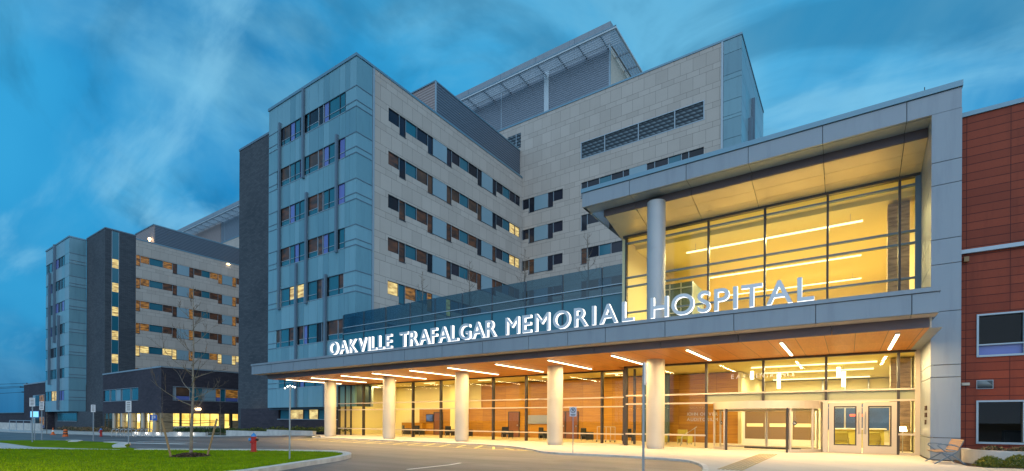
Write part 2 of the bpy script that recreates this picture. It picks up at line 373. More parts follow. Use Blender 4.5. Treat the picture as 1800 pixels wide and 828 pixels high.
def flat_sheet(pts, dz, m, name, step=3.0, thick=0):
    """polygon in plan, draped on the falling ground"""
    import bmesh
    bm = bmesh.new(); vs = [bm.verts.new((x, y, 0)) for x, y in pts]; bm.faces.new(vs)
    xs = [p[0] for p in pts]; x = math.floor(min(xs)/step)*step
    while x < max(xs):
        bmesh.ops.bisect_plane(bm, geom=bm.verts[:]+bm.edges[:]+bm.faces[:], plane_co=(x, 0, 0), plane_no=(1, 0, 0)); x += step
    bmesh.ops.triangulate(bm, faces=bm.faces[:])
    if thick:
        r = bmesh.ops.extrude_face_region(bm, geom=bm.faces[:]); low = set()
        top = [e for e in r['geom'] if isinstance(e, bmesh.types.BMVert)]
        for v in bm.verts: v.co.z = -thick
        for v in top: v.co.z = 0
    for v in bm.verts: v.co.z += ground_z(v.co.x) + dz
    bmesh.ops.recalc_face_normals(bm, faces=bm.faces[:])
    me = bpy.data.meshes.new(name); bm.to_mesh(me); bm.free(); me.materials.append(M[m])
    if not thick and me.polygons and me.polygons[0].normal.z < 0: me.flip_normals()
    o = bpy.data.objects.new(name, me); col.objects.link(o); o['kind'] = 'structure'; return o
def smooth_line(pts, k=4, closed=False):
    out = []; n = len(pts)
    P = [Vector((*p, 0)) for p in pts]
    rng = range(n if closed else n-1)
    for i in rng:
        p0 = P[(i-1) % n] if closed or i > 0 else P[i]; p1 = P[i]; p2 = P[(i+1) % n]; p3 = P[(i+2) % n] if closed or i+2 < n else p2
        for j in range(k):
            t = j/k
            q = 0.5*((2*p1) + (p2-p0)*t + (2*p0-5*p1+4*p2-p3)*t*t + (3*p1-p0-3*p2+p3)*t**3)
            out.append((q.x, q.y))
    if not closed: out.append(pts[-1])
    return out
def kerb(pts, w, h, name, m='kerb', base=0.0):
    mb = MB(); P = [Vector((x, y)) for x, y in pts]
    L, Rr = [], []
    for i, p in enumerate(P):
        d = (P[min(i+1, len(P)-1)] - P[max(i-1, 0)]).normalized(); n = Vector((-d.y, d.x))
        L.append(p + n*w/2); Rr.append(p - n*w/2)
    for i in range(len(P)-1):
        za, zb = ground_z(P[i].x)+base, ground_z(P[i+1].x)+base
        c = [(Rr[i].x, Rr[i].y, za-0.05), (Rr[i+1].x, Rr[i+1].y, zb-0.05), (L[i+1].x, L[i+1].y, zb-0.05), (L[i].x, L[i].y, za-0.05),
             (Rr[i].x, Rr[i].y, za+h), (Rr[i+1].x, Rr[i+1].y, zb+h), (L[i+1].x, L[i+1].y, zb+h), (L[i].x, L[i].y, za+h)]
        mb.quadbox(c, m)
    o = mb.build(name); o['kind'] = 'structure'; return o

# ============================================================= ground
g = MB()
xs = [-1500, -600, -300, -200, -150] + [-120 + 4*i for i in range(30)] + [0, 40, 200, 900]
ys = [-900, -60, 0, 30, 80, 300, 1500]
for i in range(len(xs)-1):
    for j in range(len(ys)-1):
        g.face([(xs[i], ys[j], ground_z(xs[i])-0.012), (xs[i+1], ys[j], ground_z(xs[i+1])-0.012), (xs[i+1], ys[j+1], ground_z(xs[i+1])-0.012), (xs[i], ys[j+1], ground_z(xs[i])-0.012)], 'ground_dark')
struct(g, 'ground')
flat_sheet([(-150, 2), (-150, 18.5), (-100, 20.5), (-75, 22.5), (-60, 24.6), (-50, 26.6), (-40, 27.0), (-37, 23.4), (20, 23.4), (20, -60), (-20, -60), (-50, -20)], 0.0, 'asphalt', 'road')
# forecourt pavement
swp = [(-46, 28.7), (-44, 27.2), (-38.5, 26.2), (-34, 23.4), (-18.9, 23.0), (-15.5, 22.4), (-12.8, 20.6), (-11.6, 19.5), (-10.2, 19.05), (-8, 19.2), (-6.3, 19.0), (-5, 18.6), (-4.2, 17.5), (-3.6, 15.8), (-3.0, 12.5), (-2.2, 6), (-1.5, -10), (12, -10), (12, 24.4), (2.5, 24.4), (2.5, 27.2), (-11, 27.2), (-11, 28.7)]
flat_sheet(swp, 0.07, 'paving', 'pavement', thick=0.1)
kerb(smooth_line([(-38.5, 26.2), (-36.5, 24.3), (-34, 23.4), (-26, 23.15), (-18.9, 23.0), (-15.5, 22.4), (-12.8, 20.6), (-11.6, 19.5), (-10.2, 19.05), (-8, 19.2), (-6.3, 19.0), (-5, 18.6), (-4.2, 17.5), (-3.6, 15.8), (-3.0, 12.5), (-2.2, 6)], 4), 0.16, 0.078, 'pavement_kerb')
# tactile guidance strip towards the revolving door
tt = MB()
for k in range(7):
    o_ = -0.36 + k*0.11
    a = Vector((-2.55, 24.2)); b = Vector((-3.0, 15.2)); d = (b-a).normalized(); n = Vector((-d.y, d.x))
    for (s0, s1) in ((0.0, 0.49), (0.51, 0.99)):
        p, q = a + (b-a)*s0 + n*o_, a + (b-a)*s1 + n*o_
        tt.face([(p.x - .03, p.y, .082), (q.x - .03, q.y, .082), (q.x + .03, q.y, .082), (p.x + .03, p.y, .082)][::1], 'tactile')if 'tactile' in M else None
t_, b2 = parts_of(M['lawn']); P2, S2 = worldpos(t_); src = b2.inputs['Base Color'].links[0].from_socket
f1 = mrange(t_, noise(t_, P2, .35, 5, .6), .42, .62, 0, 1); f2 = mrange(t_, noise(t_, P2, 7, 6, .7), .50, .72, 0, 1)
c_ = wmix(wmath('MULTIPLY', f1, .45, tree=t_), src, (.085, .13, .006), t_); c_ = wmix(wmath('MULTIPLY', f2, .55, tree=t_), c_, (.12, .12, .02), t_); t_.links.new(c_, b2.inputs['Base Color'])
# asphalt: patches, oil and tyre wear
t_, b2 = parts_of(M['asphalt']); P2, S2 = worldpos(t_); src = b2.inputs['Base Color'].links[0].from_socket
f1 = mrange(t_, noise(t_, P2, .5, 4, .6), .55, .66, 0, 1); f2 = mrange(t_, noise(t_, P2, 1.0, 3, .5, sc3=(.12, 2.6, 1)), .52, .62, 0, 1); f3 = mrange(t_, noise(t_, P2, 45, 3, .8), .4, .7, 0, 1)
c_ = wmix(wmath('MULTIPLY', f1, .5, tree=t_), src, (.055, .05, .05), t_); c_ = wmix(wmath('MULTIPLY', f2, .45, tree=t_), c_, (.05, .045, .045), t_); c_ = wmix(wmath('MULTIPLY', f3, .35, tree=t_), c_, (.22, .20, .19), t_)
t_.links.new(c_, b2.inputs['Base Color'])
# weathering streaks on the metal panels and red cladding
for nm_, k_s in (('alu_panel', (.19, .22, .26)), ('red_panel', (.13, .026, .016)), ('curtain_a', (.10, .22, .28)), ('curtain_b', (.12, .25, .31)), ('curtain_c', (.09, .20, .26))):
    t_, b2 = parts_of(M[nm_]); P2, S2 = worldpos(t_); src = b2.inputs['Base Color'].links[0].from_socket
    f1 = mrange(t_, noise(t_, P2, 2.2, 5, .65, sc3=(1, 1, .10)), .50, .74, 0, .5); t_.links.new(wmix(f1, src, k_s, t_), b2.inputs['Base Color'])
mat('tactile', (.34, .27, .15), 0.8)
tt = MB()
for k in range(6):
    o_ = -0.30 + k*0.12
    tt.box(-2.9+o_, -2.9+o_+0.075, 15.5, 24.0, 0.070, 0.083, 'tactile')
struct(tt, 'tactile_paving')
mh = MB()
for (x, y) in ((-8.6, 15.2), (-27.5, 18.6)):
    mh.face([(x+math.cos(q/20*6.2832)*.36, y+math.sin(q/20*6.2832)*.36, .006) for q in range(20)], 'mullion')
struct(mh, 'road_drain_cover')
# road markings
mk = MB()
def stripe(mb, p, q, w, z, m):
    a, b = Vector(p), Vector(q); d = (b-a).normalized(); n = Vector((-d.y, d.x))*w/2
    mb.face([(a.x-n.x, a.y-n.y, ground_z(a.x)+z), (b.x-n.x, b.y-n.y, ground_z(b.x)+z), (b.x+n.x, b.y+n.y, ground_z(b.x)+z), (a.x+n.x, a.y+n.y, ground_z(a.x)+z)], m)
stripe(mk, (-34.2, 20.35), (-12.9, 20.15), 0.12, 0.010, 'yellow_paint')
stripe(mk, (-34.4, 22.85), (-17.2, 22.62), 0.12, 0.010, 'yellow_paint')
for k in range(17):
    x = -33.8 + k*1.25
    y1 = 22.7 if x < -17.5 else 22.7 - (x+17.5)*0.55
    if y1 > 20.5: stripe(mk, (x, y1), (x+1.3, 20.3), 0.13, 0.006, 'yellow_paint')
struct(mk, 'loading_bay_marking')
mk = MB()
for a, b, w in (((-24.6, 12.2), (-18.9, 14.2), 0.12), ((-10.9, 10.4), (-10.9, 12.3), 0.14), ((-10.9, 12.3), (-11.1, 13.1), 0.13), ((-44, 15.6), (-39.5, 16.8), 0.35), ((-49, 14.0), (-46, 14.6), 0.3), ((-36, 11.4), (-32, 13.0), 0.5), ((-52, 17.5), (-47, 18.6), 0.2), ((-38, 12.6), (-33.5, 14.2), 0.2), ((-27, 10.2), (-20, 13.4), 0.08)):
    stripe(mk, a, b, w, 0.005, 'white_paint')
struct(mk, 'road_marking')
# lawn islands
isl = [(-13.0, 6.0), (-13.55, 7.6), (-14.35, 9.2), (-15.15, 10.9), (-16.1, 12.2), (-17.4, 12.95), (-18.6, 12.95), (-20.3, 12.2), (-22.07, 11.32), (-25.95, 8.6), (-29.29, 6.35), (-31.2, 5.24), (-36, 2.5), (-36, -20), (-10, -20), (-12.3, 0)]
isl_s = smooth_line(isl[:12], 4) + isl[12:]
flat_sheet([(x, y) for x, y in isl_s], 0.11, 'lawn', 'lawn', thick=0.12)
kerb(smooth_line([(-10.6, -20), (-12.4, 0), (-13.0, 6.0), (-13.55, 7.6), (-14.35, 9.2), (-15.15, 10.9), (-16.1, 12.2), (-17.4, 12.95), (-18.6, 12.95), (-20.3, 12.2), (-22.07, 11.32), (-25.95, 8.6)], 4), 0.30, 0.15, 'lawn_kerb')
flat_sheet([(-26.5, 8.15), (-28.6, 7.3), (-31.5, 6.4), (-38.3, 6.5), (-60, 4.0), (-60, -2), (-40, 2.9), (-31.6, 5.1), (-28.6, 6.9)], 0.125, 'concrete', 'path', thick=0.05)
l2 = [(-26.6, 8.9), (-29.5, 9.3), (-31.9, 10.26), (-33.6, 10.6), (-37.0, 10.2), (-44, 9.6), (-58, 9.0), (-90, 6.5), (-90, 3), (-60, 4.1), (-38.3, 6.55), (-31.5, 6.45), (-28.6, 7.4)]
flat_sheet(l2, 0.10, 'lawn', 'lawn', thick=0.12)
kerb(smooth_line([(-28.6, 8.8), (-30.4, 9.3), (-32.2, 10.0), (-33.6, 10.55), (-35.5, 10.4)], 4), 0.5, 0.13, 'lawn_kerb')
kerb(smooth_line([(-37.5, 9.3), (-38.6, 9.7), (-39.8, 10.1), (-41.3, 10.1)], 4), 0.45, 0.13, 'lawn_kerb')
# far pavement along the wings
flat_sheet([(-150, 18.6), (-100, 20.6), (-75, 22.6), (-60, 24.7), (-50, 26.7), (-46, 27.2), (-46, 28.7), (-150, 28.7)], 0.06, 'concrete', 'pavement', thick=0.08)
# blades of grass on the near lawn
gb = MB(); gb.mi('grass')
def inside(x, y, poly):
    c = False; n = len(poly)
    for i in range(n):
        x1, y1 = poly[i]; x2, y2 = poly[(i+1) % n]
        if (y1 > y) != (y2 > y) and x < (x2-x1)*(y-y1)/(y2-y1)+x1: c = not c
    return c
cnt = 0
while cnt < 26000:
    x = R.uniform(-31, -13.2); y = R.uniform(1.5, 12.9)
    if not inside(x, y, isl_s) or (x+20)**2+(y-8.3)**2 < 0.7: continue
    if x > -14.1 and y < 9: 
        if R.random() < 0.3: pass
    h = R.uniform(.025, .06); a = R.uniform(0, math.pi); dx, dy = math.cos(a)*.012, math.sin(a)*.012; z = ground_z(x)+.108
    gb.v += [(x-dx, y-dy, z), (x+dx, y+dy, z), (x+R.uniform(-.025, .025), y+R.uniform(-.025, .025), z+h)]
    gb.f.append((len(gb.v)-3, len(gb.v)-2, len(gb.v)-1)); gb.m.append(0); cnt += 1
o = gb.build('grass'); tag(o, 'short green grass blades covering the kerbed front lawn', 'grass', kind='stuff')

# ============================================================= near ward wing
HEADS = [31.78, 27.58, 23.38, 19.2, 15.0, 10.8]
X0 = -36.92; Y0 = 28.79
wing = thing('hospital_wing', 'near hospital ward wing with blue glass corner and beige stone side, above the lit letters', 'building', None, (X0, Y0, 0))
def P0(root):   # parts are written in world metres: undo the root's offset
    for ch in root.children: ch.matrix_parent_inverse = root.matrix_world.inverted() if False else Matrix.Translation(-Vector(root.location))
FB = Face('B', X0); FA = Face('A', Y0)
seg1 = [(32.56, 33.98, 'S', 'dark_glass'), (33.98, 34.84, 'T', 'dark_glass'), (34.84, 36.38, 'S', 'teal_glass'), (36.38, 37.98, 'S', 'dark_glass'), (37.98, 38.8, 'T', 'dark_glass'),
        (38.8, 40.98, 'P', ''), (40.98, 41.8, 'T', 'dark_glass'), (41.8, 43.2, 'S', 'dark_glass'), (43.2, 44.76, 'S', 'teal_glass'), (44.76, 46.45, 'S', 'dark_glass'), (46.45, 47.32, 'T', 'dark_glass'),
        (47.32, 49.5, 'P', ''), (49.5, 50.3, 'T', 'dark_glass'), (50.3, 51.73, 'S', 'dark_glass'), (51.73, 53.28, 'S', 'teal_glass'), (53.28, 54.6, 'S', 'dark_glass'), (54.6, 55.7, 'S', 'dark_glass')]
ov = {}
for r in range(1, 5):
    for i, sg in enumerate(seg1):
        if sg[3] == 'dark_glass':
            q = R.random()
            if r >= 2 and q < 0.85: ov[(r, i)] = 'brown_window'
            elif r == 1 and q < 0.2: ov[(r, i)] = 'brown_window'
            elif q < 0.6: ov[(r, i)] = 'dim_window'
ov.update({(1, 15): 'lit_window', (1, 16): 'lit_window', (2, 15): 'lit_window', (2, 16): 'lit_window', (4, 0): 'lit_window', (4, 1): 'teal_glass', (4, 2): 'amber_window', (4, 3): 'teal_glass', (4, 4): 'amber_window', (4, 6): 'lit_window', (4, 7): 'teal_glass',
           (5, 0): 'brown_window', (5, 3): 'brown_window', (5, 7): 'brown_window', (4, 9): 'brown_window', (1, 15): 'lit_window'})
ribbon(FB, wing, 30.83, 56.24, 4.5, 34.5, HEADS, seg1, 'stone', ov, lab={(4, 0): 'ribbon window with a bright yellow lit room', (1, 12): 'ribbon window whose last pane by the corner is lit', (2, 12): 'ribbon window whose last pane by the corner is lit'})
# curtain wall
fins = []
cw = MB(); mul = MB()
JX = [473.4, 488.4, 496.2, 511.3, 519.2, 527, 535.5, 543.7, 560.3, 569, 579, 597, 607.6, 616, 627]
F_, VLc = 865., None
def XA(px, y, Yp):    # photograph column to metres along a facade at distance Yp
    th = math.atan(865/1266.); s, c = math.sin(th), math.cos(th); y0 = 732+.005*(900+366); X = (px-900)+(y-y0)*.005; u = X/865.
    return (-s+c*u)/(c+s*u)*Yp
joint = [XA(p, 400, Y0) for p in (472, 487.2, 495, 509.5, 518.2, 526, 534.5, 542.7, 559, 568, 577.6, 596, 606, 614)] + [X0]
rows = [  # one list of panes per storey, edges in 1/7.528 px from column 460
 [(212, 243, 'teal_glass'), (270, 300, 'dark_glass'), (300, 378, 'dim_window'), (385, 443, 'violet_glass'), (445, 510, 'teal_glass'), (510, 550, 'teal_glass'), (600, 632, 'teal_glass'), (635, 755, 'dark_glass', 1), (760, 820, 'dark_glass', 2), (830, 893, 'violet_glass'), (900, 1035, 'teal_glass'), (1038, 1110, 'teal_glass')],
 [(205, 232, 'dark_glass', 2), (268, 372, 'dim_window', 1), (378, 440, 'teal_glass'), (443, 508, 'teal_glass'), (510, 550, 'violet_glass'), (575, 628, 'teal_glass'), (632, 750, 'dim_window', 1), (755, 815, 'brown_window', 2), (825, 890, 'violet_glass'), (893, 998, 'teal_glass'), (1030, 1105, 'violet_glass')],
 [(205, 232, 'dark_glass', 2), (265, 370, 'brown_window', 1), (378, 440, 'violet_glass'), (443, 502, 'teal_glass'), (503, 572, 'teal_glass'), (575, 600, 'violet_glass'), (625, 745, 'brown_window', 1), (748, 812, 'brown_window', 2), (820, 888, 'teal_glass'), (892, 995, 'teal_glass'), (1012, 1100, 'violet_glass')],
 [(200, 228, 'dim_window', 2), (262, 370, 'brown_window', 1), (375, 435, 'teal_glass'), (438, 495, 'violet_glass'), (500, 588, 'teal_glass'), (622, 742, 'brown_window', 1), (748, 810, 'brown_window', 2), (815, 880, 'violet_glass'), (885, 990, 'teal_glass'), (1024, 1095, 'teal_glass')],
 [(200, 252, 'lit_window', 2), (258, 368, 'teal_glass'), (370, 430, 'lit_window', 1), (434, 466, 'teal_glass'), (470, 560, 'lit_window', 1), (565, 610, 'violet_glass'), (615, 732, 'teal_glass'), (740, 800, 'brown_window', 2), (805, 850, 'violet_glass'), (885, 1018, 'teal_glass'), (1022, 1084, 'brown_window', 1)],
 [(191, 244, 'dim_window', 1), (252, 360, 'teal_glass'), (364, 426, 'brown_window', 1), (428, 460, 'violet_glass'), (493, 555, 'brown_window', 1), (558, 605, 'violet_glass'), (615, 730, 'teal_glass'), (740, 795, 'dark_glass', 2), (805, 845, 'dark_glass', 1), (880, 1010, 'brown_window', 1), (1015, 1080, 'brown_window', 1)],
 [(225, 300, 'teal_glass'), (304, 420, 'teal_glass'), (424, 500, 'dark_glass'), (505, 560, 'violet_glass'), (565, 700, 'teal_glass'), (704, 800, 'dark_glass', 1), (806, 900, 'violet_glass'), (905, 1080, 'teal_glass')]]
heads1 = HEADS + [6.55]
H1, H2 = 1.32, 1.86
zt = 34.45; tones = ['curtain_a', 'curtain_b', 'curtain_c']
for ri, h in enumerate(heads1):
    for i in range(len(joint)-1):
        FA.box(cw, joint[i]+0.012, joint[i+1]-0.012 if i < len(joint)-2 else X0-0.02, h+0.012, zt-0.012, 0, 0.2, R.choice(tones))
    # end panels level with the windows
    ys_ = 200 + 82*ri
    w0 = XA(460+rows[ri][0][0]/7.528, ys_, Y0); w1 = XA(460+rows[ri][-1][1]/7.528, ys_, Y0)
    for (a, b) in ((joint[0]+0.012, w0-0.02), (w1+0.02, X0-0.02)):
        FA.box(cw, a, b, h-H1+0.012, h-0.012, 0, 0.2, 'curtain_b'); FA.box(cw, a, b, h-H2+0.012, h-H1-0.012, 0, 0.2, 'curtain_b')
    wm = MB()
    for pane in rows[ri]:
        a, b = XA(460+pane[0]/7.528, ys_, Y0), XA(460+pane[1]/7.528, ys_, Y0); k = pane[3] if len(pane) > 3 else 0; g_ = pane[2]
        if k == 2: FA.box(wm, a+.03, b-.03, h-H2+.03, h-.03, 0.05, 0.2, g_)
        else:
            FA.box(wm, a+.03, b-.03, h-H1+.03, h-.03, 0.05, 0.2, g_)
            FA.box(wm, a+.03, b-.03, h-H2+.03, h-H1-.03, 0.04, 0.2, g_ if g_ == 'violet_glass' else 'teal_glass')
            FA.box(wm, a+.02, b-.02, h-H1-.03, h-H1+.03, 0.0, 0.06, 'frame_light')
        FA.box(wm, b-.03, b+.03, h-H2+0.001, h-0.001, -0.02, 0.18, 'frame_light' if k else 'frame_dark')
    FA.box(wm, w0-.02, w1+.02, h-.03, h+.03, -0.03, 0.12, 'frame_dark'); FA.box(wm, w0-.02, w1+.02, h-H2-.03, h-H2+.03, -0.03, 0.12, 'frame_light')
    o = wm.build('window', wing)
    if ri == 4: o['label'] = 'curtain wall window row with three lit yellow panes'
    zt = h-H2
for i in range(len(joint)-1):
    FA.box(cw, joint[i]+0.012, joint[i+1]-0.012 if i < len(joint)-2 else X0-0.02, 2.68, zt-0.012, 0, 0.2, R.choice(tones))
# side panels on the stone face
for yy0, yy1 in ((28.80, 30.62),):
    zt = 34.45
    for h in heads1:
        FB.box(cw, yy0+.02, yy1-.02, h+.012, zt-.012, 0, 0.15, 'curtain_a'); FB.box(cw, yy0+.02, yy1-.02, h-H1+.012, h-.012, 0, 0.15, 'curtain_b')
        FB.box(cw, yy0+.02, yy1-.02, h-H2+.012, h-H1-.012, 0, 0.15, 'curtain_b'); zt = h-H2
cw.box(joint[0], X0-0.16, Y0+0.21, Y0+0.4, 2.68, 34.4, 'frame_dark')
cw.box(X0-0.4, X0-0.16, Y0+0.4, 30.7, 2.68, 34.4, 'frame_dark')
for h in heads1:
    for z in (h, h-H1, h-H2):
        FA.box(cw, w1+.05, X0+.03, z-.035, z+.035, -.035, -.001, 'fin'); FB.box(cw, 28.79, 30.62, z-.035, z+.035, -.035, -.001, 'fin')
        FA.box(cw, joint[0], XA(487, 400, Y0), z-.035, z+.035, -.03, -.001, 'fin')
cw.build('curtain_wall', wing)
co = MB(); co.box(X0-.12, X0+.06, 30.62, 30.83, 2.7, 34.45, 'frame_light'); co.build('corner_trim', wing)
# fins
def fin(px0, px1, z0, z1):
    m = MB(); a = XA(px0, 400, Y0); m.box(a, a+0.26, Y0-0.24, Y0-0.03, z0, z1, 'fin'); m.build('fin', wing)
fin(491.5, 495, 12.9, 32.4); fin(532.5, 538, 25.5, 34.4); fin(539, 542, 12.9, 23.9); fin(591.5, 595, 17.1, 28.1); fin(521.5, 525, 2.7, 17.2); fin(573, 576.5, 2.7, 15.3)
cp = MB(); cp.box(joint[0]-.1, X0+.06, Y0-.08, Y0+.5, 34.45, 34.72, 'coping'); cp.box(X0-.5, X0+.06, Y0+.5, 56.2, 34.5, 34.72, 'coping'); cp.build('roof_coping', wing)
bd = MB(); bd.box(joint[0], X0-.4, Y0+.4, 56.2, 4.6, 34.3, 'louver_slate'); bd.box(joint[0]+.1, -39.4, Y0+2.0, 56.2, 0, 4.6, 'dark_brick'); bd.build('core', wing)
# brick base under the curtain wall, with lit window
bs = MB(); bs.box(-60, -39.35, 30.3, 30.6, -0.6, 1.45, 'plum_brick'); bs.box(-60, -51.9, 30.3, 30.6, 1.45, 2.68, 'plum_brick'); bs.box(-51.9, -39.35, Y0+.4, 31.9, 2.45, 2.68, 'frame_dark'); bs.build('base_wall', wing)
wm = MB()
for k, (a, b, g_) in enumerate(((-51.8, -49.9, 'teal_glass'), (-49.9, -47.4, 'lit_window'), (-47.4, -46.4, 'teal_glass'), (-46.4, -44.8, 'lit_window'), (-44.8, -42.2, 'teal_glass'), (-42.2, -39.4, 'dark_glass'))):
    wm.box(a+.04, b-.04, 30.45, 30.5, 1.5, 2.45, g_); wm.box(b-.04, b+.04, 30.38, 30.52, 1.45, 2.45, 'frame_dark')
wm.box(-52, -39.35, 30.2, 30.6, 1.42, 1.5, 'frame_light'); wm.build('window', wing)
# dark brick stair tower
dk = MB(); dk.box(-62.6, -51.4, 31.3, 45, -1, 34.7, 'dark_brick'); dk.build('brick_wall', wing)
cp = MB(); cp.box(-62.65, -51.4, 31.24, 45, 34.7, 34.95, 'fin'); cp.build('roof_coping', wing)
# roof plant screen
ps = MB(); ps.box(-37.6, -37.3, 39.72, 56.2, 34.73, 38.35, 'louver_slate'); ps.box(-50, -37.3, 39.5, 39.72, 34.73, 38.35, 'louver_rose'); ps.box(-50, -37.25, 39.42, 56.2, 38.35, 38.5, 'coping')
ps.box(-37.32, -37.22, 39.42, 39.6, 34.73, 38.35, 'frame_light'); ps.build('roof_screen', wing)
sc_ = MB(); sc_.box(-58.6, -57.5, 31.12, 31.3, 0.2, 1.75, 'frame_light'); sc_.box(-58.15, -57.9, 31.0, 31.12, 1.3, 1.5, 'lamp_warm'); sc_.build('wall_lamp', wing)
P0(wing)
def area(name, loc, sx, sy, e, c, rot=(0, 0, 0), parent=None, spread=180):
    l = bpy.data.lights.new(name, 'AREA'); l.shape = 'RECTANGLE'; l.size = sx; l.size_y = sy; l.energy = e; l.color = c; l.spread = math.radians(spread)
    o = bpy.data.objects.new(name, l); col.objects.link(o); o.location = loc; o.rotation_euler = rot
    if parent: o.parent = parent; o.location = Vector(loc) - parent.location
    return o
def pointl(name, loc, e, c, parent=None, r=0.08):
    l = bpy.data.lights.new(name, 'POINT'); l.energy = e; l.color = c; l.shadow_soft_size = r
    o = bpy.data.objects.new(name, l); col.objects.link(o); o.location = loc
    if parent: o.parent = parent; o.location = Vector(loc) - parent.location
    return o
pointl('lamp', (-58.0, 30.8, 1.3), 60, (1, .7, .4), wing)

# ============================================================= main block
blk = thing('hospital_block', 'tall beige stone main block with diamond louvres, rising behind the ward wing', 'building', None, (-36, 56.27, 0))
FM = Face('A', 56.27); YB = 56.27
segm = [(-36.9, -35.88, 'S', 'dark_glass'), (-35.88, -35.0, 'T', 'dark_glass'), (-35.0, -32.95, 'P', ''), (-32.95, -32.1, 'T', 'dark_glass'), (-32.1, -30.65, 'S', 'dark_glass'),
        (-28.03, -27.2, 'T', 'dark_glass'), (-27.2, -25.58, 'S', 'dark_glass'), (-25.58, -24.0, 'S', 'teal_glass'), (-24.0, -22.48, 'S', 'dark_glass'), (-22.48, -21.69, 'T', 'dark_glass'),
        (-21.69, -19.61, 'P', ''), (-19.61, -18.66, 'T', 'dark_glass'), (-18.66, -17.09, 'S', 'dark_glass'), (-17.09, -15.62, 'S', 'teal_glass'), (-15.62, -14.82, 'S', 'dark_glass'), (-14.82, -13.18, 'S', 'dark_glass')]
ovm = {(2, 5): 'brown_window', (3, 5): 'brown_window', (3, 6): 'brown_window', (3, 8): 'brown_window', (3, 9): 'brown_window', (4, 6): 'brown_window', (4, 8): 'brown_window', (2, 0): 'dim_window', (3, 0): 'dim_window', (2, 1): 'brown_window', (4, 1): 'brown_window'}
ribbon(FM, blk, -36.92, -11.42, 5, 34.55, [31.55, 27.43, 23.2, 19.05, 14.9], segm, 'stone', ovm, short=1.35)
wl = MB(); FM.box(wl, -90, -36.92, 30, 42.2, 0, .3, 'stone'); FM.box(wl, -36.92, -28.05, 34.55, 36.62, 0, .3, 'stone'); FM.box(wl, -13.19, -11.42, 34.55, 36.62, 0, .3, 'stone'); FM.box(wl, -36.92, -11.42, 36.62, 42.2, 0, .3, 'stone')
wl.box(-90, -9.9, 56.6, 72.2, 5, 42.0, 'stone'); wl.build('stone_wall', blk)
lv = MB()
for a, b in ((-28.05, -24.86), (-24.86, -20.6), (-20.6, -16.35), (-16.35, -13.19)):
    FM.box(lv, a+.05, b-.05, 34.62, 36.55, .12, .2, 'louver_dark'); FM.box(lv, b-.05, b+.05, 34.55, 36.62, -.02, .2, 'frame_light')
    z = 34.72
FM.box(lv, -28.1, -13.1, 34.50, 34.60, -.03, .12, 'frame_light'); FM.box(lv, -28.1, -13.1, 36.56, 36.64, -.03, .12, 'frame_light'); FM.box(lv, -28.1, -28.0, 34.6, 36.56, -.02, .12, 'frame_light')
lv.build('louver', blk)
lv = MB(); FM.box(lv, -39.4, -37.2, 38.9, 40.9, -.03, -.001, 'louver_dark'); FM.box(lv, -38.0, -37.92, 38.9, 40.9, -.05, -.03, 'frame_light'); lv.build('louver', blk)
gs = MB(); FM.box(gs, -11.42, -11.22, 5, 42.2, -.06, .3, 'frame_light')
zs_ = [5, 10.8, 15, 19.2, 23.4, 27.5, 31.63, 33.72, 34.08, 35.7, 37.92, 38.46, 40.74, 42.2]
for i in range(len(zs_)-1):
    FM.box(gs, -11.2, -9.43, zs_[i]+.02, zs_[i+1]-.02, 0, .2, R.choice(['curtain_a', 'curtain_c']))
    yy = 56.29; 
    while yy < 72.1:
        gs.box(-9.6, -9.41, yy+.02, min(yy+2.6, 72.2)-.02, zs_[i]+.02, zs_[i+1]-.02, R.choice(['light_panel', 'curtain_b'])); yy += 2.6
gs.box(-11.2, -9.61, 56.48, 72.2, 5, 42.1, 'frame_dark'); gs.build('curtain_wall', blk)
for (y, z0, z1) in ((62.6, 26, 38.9), (60.6, 26, 35.6)):
    m = MB(); m.box(-9.40, -9.05, y, y+.35, z0, z1, 'fin'); m.build('fin', blk)
cp = MB(); cp.box(-90, -9.35, 56.2, 56.7, 42.2, 42.42, 'coping'); cp.box(-9.9, -9.35, 56.7, 72.25, 42.2, 42.42, 'coping'); cp.build('roof_coping', blk)
mat('post_white', (.5, .58, .64), 0.5)
